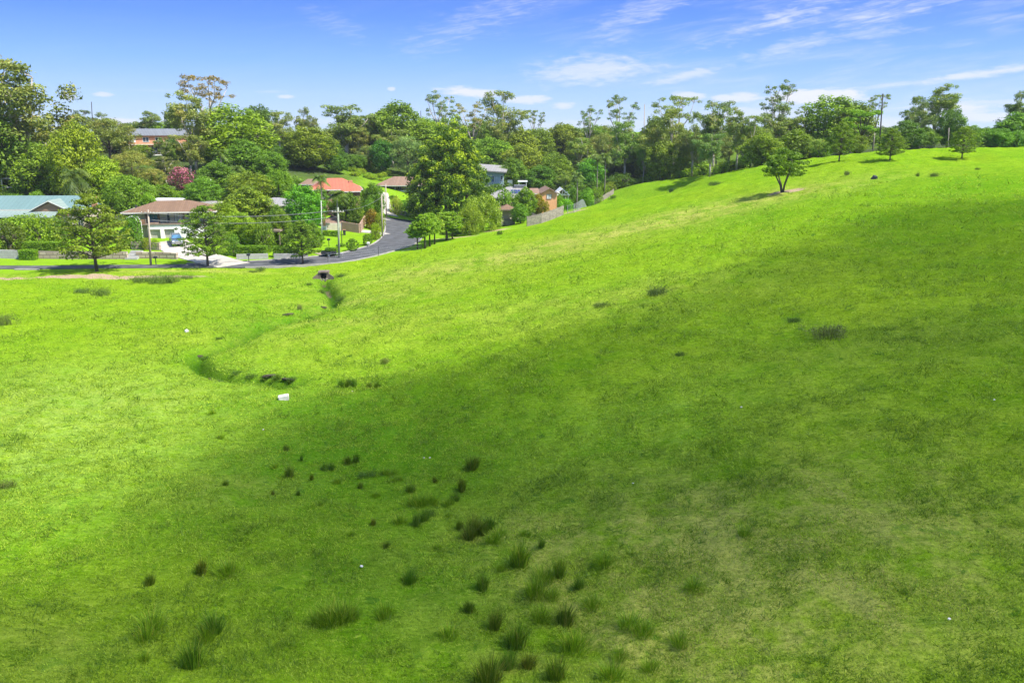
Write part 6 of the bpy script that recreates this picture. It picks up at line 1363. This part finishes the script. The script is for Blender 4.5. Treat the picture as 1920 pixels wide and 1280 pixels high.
CL = {
 'at the lower end of the gully': ([(640, 725, 15, 0), (652, 727, 17, 0), (664, 726, 14, 0), (693, 731, 14, 0), (707, 731, 14, 0)], 'dark rush tussock'),
 'at the sunlit shade edge': ([(398, 774, 13, 1), (414, 824, 11, 1), (424, 918, 12, 0), (516, 880, 11, 1), (537, 843, 13, 0), (520, 708, 9, 0), (543, 716, 9, 0)], 'small dark rush tussock'),
 'in the upper shade row': ([(543, 897, 20, 0), (608, 882, 13, 0), (622, 880, 15, 0), (652, 872, 17, 0), (668, 870, 18, 0), (720, 888, 15, 1), (737, 887, 17, 1), (200, 878, 10, 1)], 'dark rush tussock'),
 'below the pair of white scraps': ([(885, 882, 25, 0), (893, 872, 13, 0), (866, 920, 25, 0), (852, 940, 16, 0), (842, 950, 16, 1)], 'tall slanting rush tussock'),
 'in the dense middle cluster': ([(778, 948, 24, 1), (792, 950, 24, 1), (808, 948, 20, 1), (750, 984, 20, 1), (780, 992, 22, 0), (797, 985, 20, 0), (862, 995, 16, 0)], 'broad rush tussock'),
 'in the dark clump row': ([(880, 1012, 26, 0), (890, 1000, 30, 0), (905, 1003, 26, 0), (918, 992, 22, 0), (935, 1010, 20, 1), (925, 1025, 20, 1)], 'dark thick rush tussock'),
 'in the straw-tipped row': ([(973, 1066, 38, 0), (1020, 1090, 34, 1), (1050, 1083, 36, 0), (1003, 1125, 38, 1), (1035, 1130, 26, 1)], 'big straw-tipped rush tussock'),
 'scattered over the bright grass': ([(905, 1112, 28, 0), (768, 1090, 26, 0), (722, 1157, 28, 1), (378, 1074, 26, 0), (428, 1078, 28, 1), (281, 1091, 22, 0)], 'lone dark rush tussock'),
 'in the foreground arc': ([(928, 1185, 32, 0), (968, 1210, 40, 0), (1015, 1168, 28, 1), (1058, 1170, 34, 0), (1078, 1216, 38, 1), (1042, 1276, 38, 0), (953, 1248, 30, 0), (914, 1282, 46, 0), (1145, 1272, 30, 1), (1160, 1235, 22, 1)], 'large foreground rush tussock'),
 'low on the brighter side': ([(285, 1180, 32, 1), (275, 1200, 26, 1), (400, 1182, 36, 0), (385, 1195, 26, 1), (360, 1248, 44, 0), (270, 1240, 18, 1)], 'large shaggy rush tussock'),
 'in the straw-coloured patch': ([(600, 1168, 30, 1), (620, 1170, 36, 1), (640, 1168, 38, 1), (655, 1160, 28, 1)], 'yellowish rush tussock'),
 'on the olive slope': ([(1180, 1182, 28, 1), (1205, 1195, 26, 1), (1275, 1205, 24, 1), (1130, 1065, 24, 1), (1300, 1110, 22, 1), (1395, 1010, 20, 1)], 'olive rush tussock')}
CL['trailing below the sunlit edge'] = ([(566, 868, 11, 0), (585, 905, 12, 0), (632, 905, 11, 1), (676, 915, 13, 0), (705, 930, 12, 1), (560, 930, 11, 0), (600, 950, 12, 1), (512, 925, 10, 0)], 'faint small rush tussock')
CL['strung toward the middle cluster'] = ([(745, 905, 13, 1), (815, 905, 12, 0), (770, 925, 14, 0), (840, 975, 13, 1), (700, 985, 12, 0), (660, 1010, 13, 1), (725, 1030, 14, 0), (820, 1030, 14, 1)], 'little green rush tussock')
CL['loose along the lower slope'] = ([(985, 1010, 18, 1), (1015, 1040, 18, 0), (940, 1075, 18, 1), (880, 1150, 20, 0), (840, 1200, 22, 1), (990, 1250, 26, 0), (1110, 1140, 22, 1), (1085, 1105, 20, 0), (1220, 1250, 24, 1)], 'slender rush tussock')
for zone, (lst, look) in CL.items():
    lst = sorted(lst); n = len(lst); NUM = {4: 'four', 5: 'five', 6: 'six', 7: 'seven', 8: 'eight', 9: 'nine', 10: 'ten'}[n]
    for i, (px, py, hp, yl) in enumerate(lst):
        x, y, z = hit(px, py); z = gzf(x, y) - .03; rr = random.Random(px * 3 + py); o = bpy.data.objects.new('rush_tussock', RUSH[rr.randrange(5) if not yl else 5 + rr.randrange(3)]); link(o)
        H_ = hp * m_per_px(y, z) / math.cos(PITCH + math.atan((py - 640) / F)) * 1.38; k = H_ / 1.0; o.location = (x, y, z); o.rotation_euler = (rr.uniform(-.08, .08), rr.uniform(-.05, .12), rr.uniform(0, 6.28)); k2 = k * rr.uniform(.75, 1.1); o.scale = (k2, k2 * rr.uniform(.8, 1.2), k)
        o.color = ((1.7, 1.6, 1.0, 1) if yl else (rr.uniform(.85, 1.25), rr.uniform(.85, 1.15), 1, 1)) if 'straw' not in zone else (1.6, 1.45, 1.1, 1)
        tag(o, f'{look}, {ORD[i]} of {NUM} counted from the shorter-shadow side {zone}' if False else f'{look} {zone}, {ORD[i]} from left of {NUM}', 'rush', 'rush tussocks ' + zone)
# scrub patches and weeds on the paddock
def scrubmesh(seed, n=420):
    rng = np.random.default_rng(seed); C = [(rng.normal() * .9, rng.normal() * .55, .12 + .25 * rng.random()) for _ in range(26)]; Rd = [(.35, .3, .28)] * 26
    a = leaves(C, Rd, n // 8, .055, rng, .3, .35, shell=.2); V, r = blades(160, .85, 1.1, .02, seed, lean=.5); return np_mesh('scrub', np.concatenate([a[0], V]), 4, np.arange(len(a[0]) + len(V)), [MAT['scrub']], False, {'rnd': np.concatenate([a[1], r * .6])})
SCR = [scrubmesh(s) for s in (401, 402, 403)]
for i, (px, py, w, hp, tint, lab) in enumerate([
    (1233, 556, 46, 16, (.75, .85, .9), 'low dark grey-green scrub patch at the shade edge on the slope'), (1553, 632, 78, 22, (1.3, 1.15, 1.3), 'large grey twiggy scrub patch on the shaded slope'), (1130, 576, 36, 9, (.85, .95, .8), 'flat weedy patch below the first scrub patch'), (1275, 668, 22, 9, (.6, .8, .7), 'small dark weed clump in the middle of the slope'),
    (1490, 596, 34, 8, (.6, .8, .7), 'thin dark weed streak uphill of the twiggy scrub'), (268, 532, 40, 12, (1.0, 1.1, .9), 'weedy bush on the bank beyond the bare track'), (300, 533, 44, 17, (1.1, 1.25, 1.0), 'tallest weedy bush on the bank below the road'), (322, 531, 36, 15, (1.1, 1.2, .95), 'weedy bush next to the tallest one on the bank'), (352, 526, 26, 9, (1.0, 1.15, .85), 'last small weedy bush of the bank row'),
    (155, 548, 34, 10, (.8, 1.0, .8), 'dark weed patch on the bank under the conical street tree'), (190, 552, 36, 16, (1.0, 1.15, .85), 'leafy weed bush on the bank under the conical street tree'), (4, 608, 44, 26, (1.15, 1.15, 1.1), 'pale leafy bush cut by the photo edge on the sunlit bank'), (12, 912, 36, 14, (1.0, .95, .8), 'brownish weed clump cut by the photo edge'),
    (490, 507, 20, 7, (1.0, 1.1, .9), 'small weed on the verge near the driveway mouth'), (475, 509, 18, 6, (1.0, 1.1, .9), 'smaller weed on the verge near the driveway mouth'), (562, 578, 11, 12, (1.5, 1.25, 1.8), 'grey dead thistle beside the upper gully'), (722, 678, 18, 12, (1.5, 1.3, 1.3), 'grey thistle clump above the sunlit edge'),
    (830, 440, 14, 7, (.8, 1.0, .7), 'weed clump below the feathery grey-green shrub'), (937, 440, 14, 8, (.6, .85, .6), 'dark weed clump just under the gazebo'), (850, 443, 18, 7, (.8, .95, .7), 'wider weed clump below the feathery grey-green shrub'), (1340, 348, 26, 8, (.6, .75, .7), 'dark thorny clump below the embankment'), (1150, 372, 14, 6, (.9, 1.1, .8), 'small weed on the paddock under the fence corner'),
    (1258, 360, 10, 7, (.4, .6, .5), 'tiny dark weed alone on the bright upper paddock'), (1588, 328, 12, 8, (1.2, 1.1, 1.2), 'grey weed stalks uphill of the burnt stump'), (1752, 330, 20, 8, (.9, 1.0, .9), 'weed stalks on the bright crest grass'), (1720, 332, 8, 8, (.8, .9, .8), 'single weed stalk on the bright crest grass'), (1832, 320, 10, 6, (.7, .8, .6), 'dark weed dot near the crest fence'),
    (520, 709, 26, 9, (.8, 1.1, .6), 'leafy weed right above the white concrete block'), (548, 712, 20, 9, (.6, .85, .5), 'dark weed at the lower end of the gully bank'), (445, 700, 20, 8, (.8, 1.15, .6), 'green weed tuft on the pale gully bank'), (640, 560, 26, 9, (.7, .95, .55), 'weedy tuft at the culvert channel bend'), (640, 520, 22, 7, (.8, 1.05, .6), 'weeds beside the culvert wing wall'), (383, 678, 20, 9, (.5, .8, .4), 'dark weed in the gully notch'),
    (580, 536, 12, 6, (.7, .9, .6), 'weed beside the culvert channel'), (604, 548, 12, 8, (.7, .95, .6), 'weed in the culvert channel'), (412, 640, 14, 7, (.6, .9, .5), 'weed on the gully bank'), (470, 705, 22, 9, (.7, .95, .5), 'leafy weed where the gully widens'), (497, 706, 18, 8, (.6, .85, .5), 'dark leafy weed where the gully widens'), (690, 895, 40, 12, (.7, 1.0, .5), 'broad dark weed patch in the shade'), (805, 975, 30, 14, (.8, 1.0, .5), 'weed patch inside the middle rush cluster')]):
    x, y, z = hit(px, py); z = (gzf(x, y) - .04 if y < 118 else z); rr = random.Random(i + 5); o = link(bpy.data.objects.new('weed_clump', SCR[i % 3])); k = m_per_px(y, z); o.location = (x, y, z); o.scale = (w * k / 2.8, w * k / 3.0, hp * k * 1.7); o.color = (tint[0] * 1.55, tint[1] * 1.45, tint[2] * 1.0, 1); tag(o, lab, 'weed', None)
# grass: short tufts over the paddock, denser near the drone
def build_grass():
    rng = np.random.default_rng(9); N = 520000
    u = rng.random(N); r = 16 * (135 / 16) ** u; th = np.radians(rng.uniform(-47, 47, N)); x = r * np.sin(th); y = r * np.cos(th)
    cl = vnoise(x / 1.1, y / 1.1, 61) + .6 * vnoise(x / 4, y / 4, 62); keep = rng.random(N) < np.clip(.45 + cl * 1.1, .08, 1) * np.clip((135 - r) / 75, 0, 1)
    ex = np.array([p[0] for p in FIELD_EDGE]); ey = np.array([p[1] for p in FIELD_EDGE]); keep &= y < np.interp(x, ex, ey) - 2; keep &= seg_dist(x, y, GULLY) > .9
    x, y, r = x[keep], y[keep], r[keep]; n = len(x); z = gz(x, y) + (relief(x, y) + .25 * vnoise(x / 2.2 + .5 * y / 5, y / 1.1, 15)) * .78 + .03
    B = 4; xx = np.repeat(x, B); yy = np.repeat(y, B); zz = np.repeat(z, B); rr = np.repeat(r, B); m = n * B
    s = .030 + .0016 * rr; a = rng.uniform(0, 6.28, m); hh = s * rng.uniform(.35, 1.15, m); 
    px_, py_ = xx + rng.normal(size=m) * s * 1.6, yy + rng.normal(size=m) * s * 1.6
    t = np.stack([np.cos(a), np.sin(a), np.zeros(m)], 1) * (s * .22)[:, None]; d = np.stack([rng.normal(size=m) * 1.1, rng.normal(size=m) * 1.1, np.ones(m)], 1) * hh[:, None]
    b = np.stack([px_, py_, zz - .05], 1); V = np.stack([b - t, b + t, b + d + [0, 0, .02]], 1).reshape(-1, 3)
    tuf = np.repeat((rng.random(n) < .09) & (vnoise(x / 1.7, y / 1.7, 71) > .02), B)
    V = V.reshape(m, 3, 3); V[tuf, 2] += (V[tuf, 2] - V[tuf, 0]) * 1.9; V = V.reshape(-1, 3)
    cn = np.repeat(np.clip(.5 + vnoise(x / 2.5, y / 2.5, 63) * .5 + vnoise(x / .5, y / .5, 64) * .9, 0, 1), B)
    me = np_mesh('grass', V, 3, np.arange(len(V)), [MAT['blade']], False, {'rnd': np.repeat(np.clip((.62 * rng.random(m) ** 1.2 + .45 * cn) * np.where(tuf, .35, 1), 0, 1), 3)})
    tag(link(bpy.data.objects.new('grass', me)), kind='stuff')
MAT['blade'] = leafmat('grass blades', GR_BLADE[0], GR_BLADE[1], None, .4, .7)
build_grass()

# ================================================================ CLOUD above the paddock (casts the soft shade)
def build_cloud():
    H0 = 210.0
    edge = [(1990, 372), (1700, 402), (1480, 432), (1300, 500), (1150, 560), (1000, 620), (850, 672), (700, 716), (560, 760), (450, 800), (340, 850), (240, 905), (120, 965), (-60, 1040)]
    P = [np.array(hit(*a)[:2]) for a in edge]
    P = [np.array([P[0][0] + 55, P[0][1] + 8])] + P + [np.array([-46, 22]), np.array([-42, -10]), np.array([-20, -42]), np.array([30, -55]), np.array([90, -40]), np.array([150, 0]), np.array([165, 50])]
    P = smooth_line([tuple(p) for p in P + [P[0]]], 6)[:-1]
    cx, cy = 45.0, 15.0; sh = SUN[:2] / SUN[2] * (H0 + 6)
    m, t, out = new_mat('cloud vapour')
    v = t.add('ShaderNodeVolumePrincipled', {'Color': (1, 1, 1, 1), 'Density': CLOUD_DENS, 'Anisotropy': .3})
    t.nt.links.new(v.outputs[0], out.inputs['Volume'])
    rings = 26; V = []; n = len(P)
    th = np.arctan2(P[:, 1] - cy, P[:, 0] - cx)
    for sgn in (1, -1):
        for i in range(rings + 1):
            f = i / rings; rr = 1.16 * f
            for j in range(n):
                x = cx + (P[j, 0] - cx) * rr; y = cy + (P[j, 1] - cy) * rr
                # metres inside the rim decide how thick the vapour is
                d = (1.16 - rr) * math.hypot(P[j, 0] - cx, P[j, 1] - cy)
                prof = min(1, d / 13.0); prof = prof * prof * (3 - 2 * prof)
                q = (1.0 + .9 * float(vnoise(np.array(x / 17.), np.array(y / 17.), 77)) + .5 * float(vnoise(np.array(x / 6.), np.array(y / 6.), 78)))
                core = .75 - .6 * math.exp(-(((x + 9) / 12) ** 2 + ((y - 20) / 9) ** 2)) + .7 * math.exp(-(((x + 6) / 16) ** 2 + ((y - 40) / 13) ** 2)) - .25 * math.exp(-(((x - 25) / 14) ** 2 + ((y - 28) / 9) ** 2)) + .1 * math.exp(-(((x - 40) / 22) ** 2 + ((y - 60) / 12) ** 2))
                T = CLOUD_T * prof * q * core
                V.append((x + sh[0], y + sh[1], H0 + sgn * T * .5 + (0 if f < 1 else 0)))
    F_ = []
    m1 = (rings + 1) * n
    for s in range(2):
        for i in range(rings):
            for j in range(n):
                a = s * m1 + i * n + j; b = s * m1 + i * n + (j + 1) % n
                F_ += [a, b, b + n, a + n] if s == 0 else [a, a + n, b + n, b]
    me = np_mesh('cloud', V, 4, F_, [m], True)
    import bmesh
    bm = bmesh.new(); bm.from_mesh(me); bmesh.ops.remove_doubles(bm, verts=bm.verts, dist=.002); bmesh.ops.recalc_face_normals(bm, faces=bm.faces)
    if bm.calc_volume(signed=True) < 0: bmesh.ops.reverse_faces(bm, faces=bm.faces)
    bm.to_mesh(me); bm.free()
    tag(link(bpy.data.objects.new('cloud', me)), kind='structure')
HAZE = 0.00013; CLOUD_DENS = 0.10; CLOUD_T = 9.2
build_cloud()

# ================================================================ thin air between the camera and the far trees
hm, ht, hout = new_mat('thin haze')
hv = ht.add('ShaderNodeVolumePrincipled', {'Color': (.90, .95, 1.0, 1), 'Density': HAZE, 'Anisotropy': .2}); ht.nt.links.new(hv.outputs[0], hout.inputs['Volume'])
tag(MB().box(-700, 700, -120, 900, -25, 62).build('haze', hm), kind='stuff')
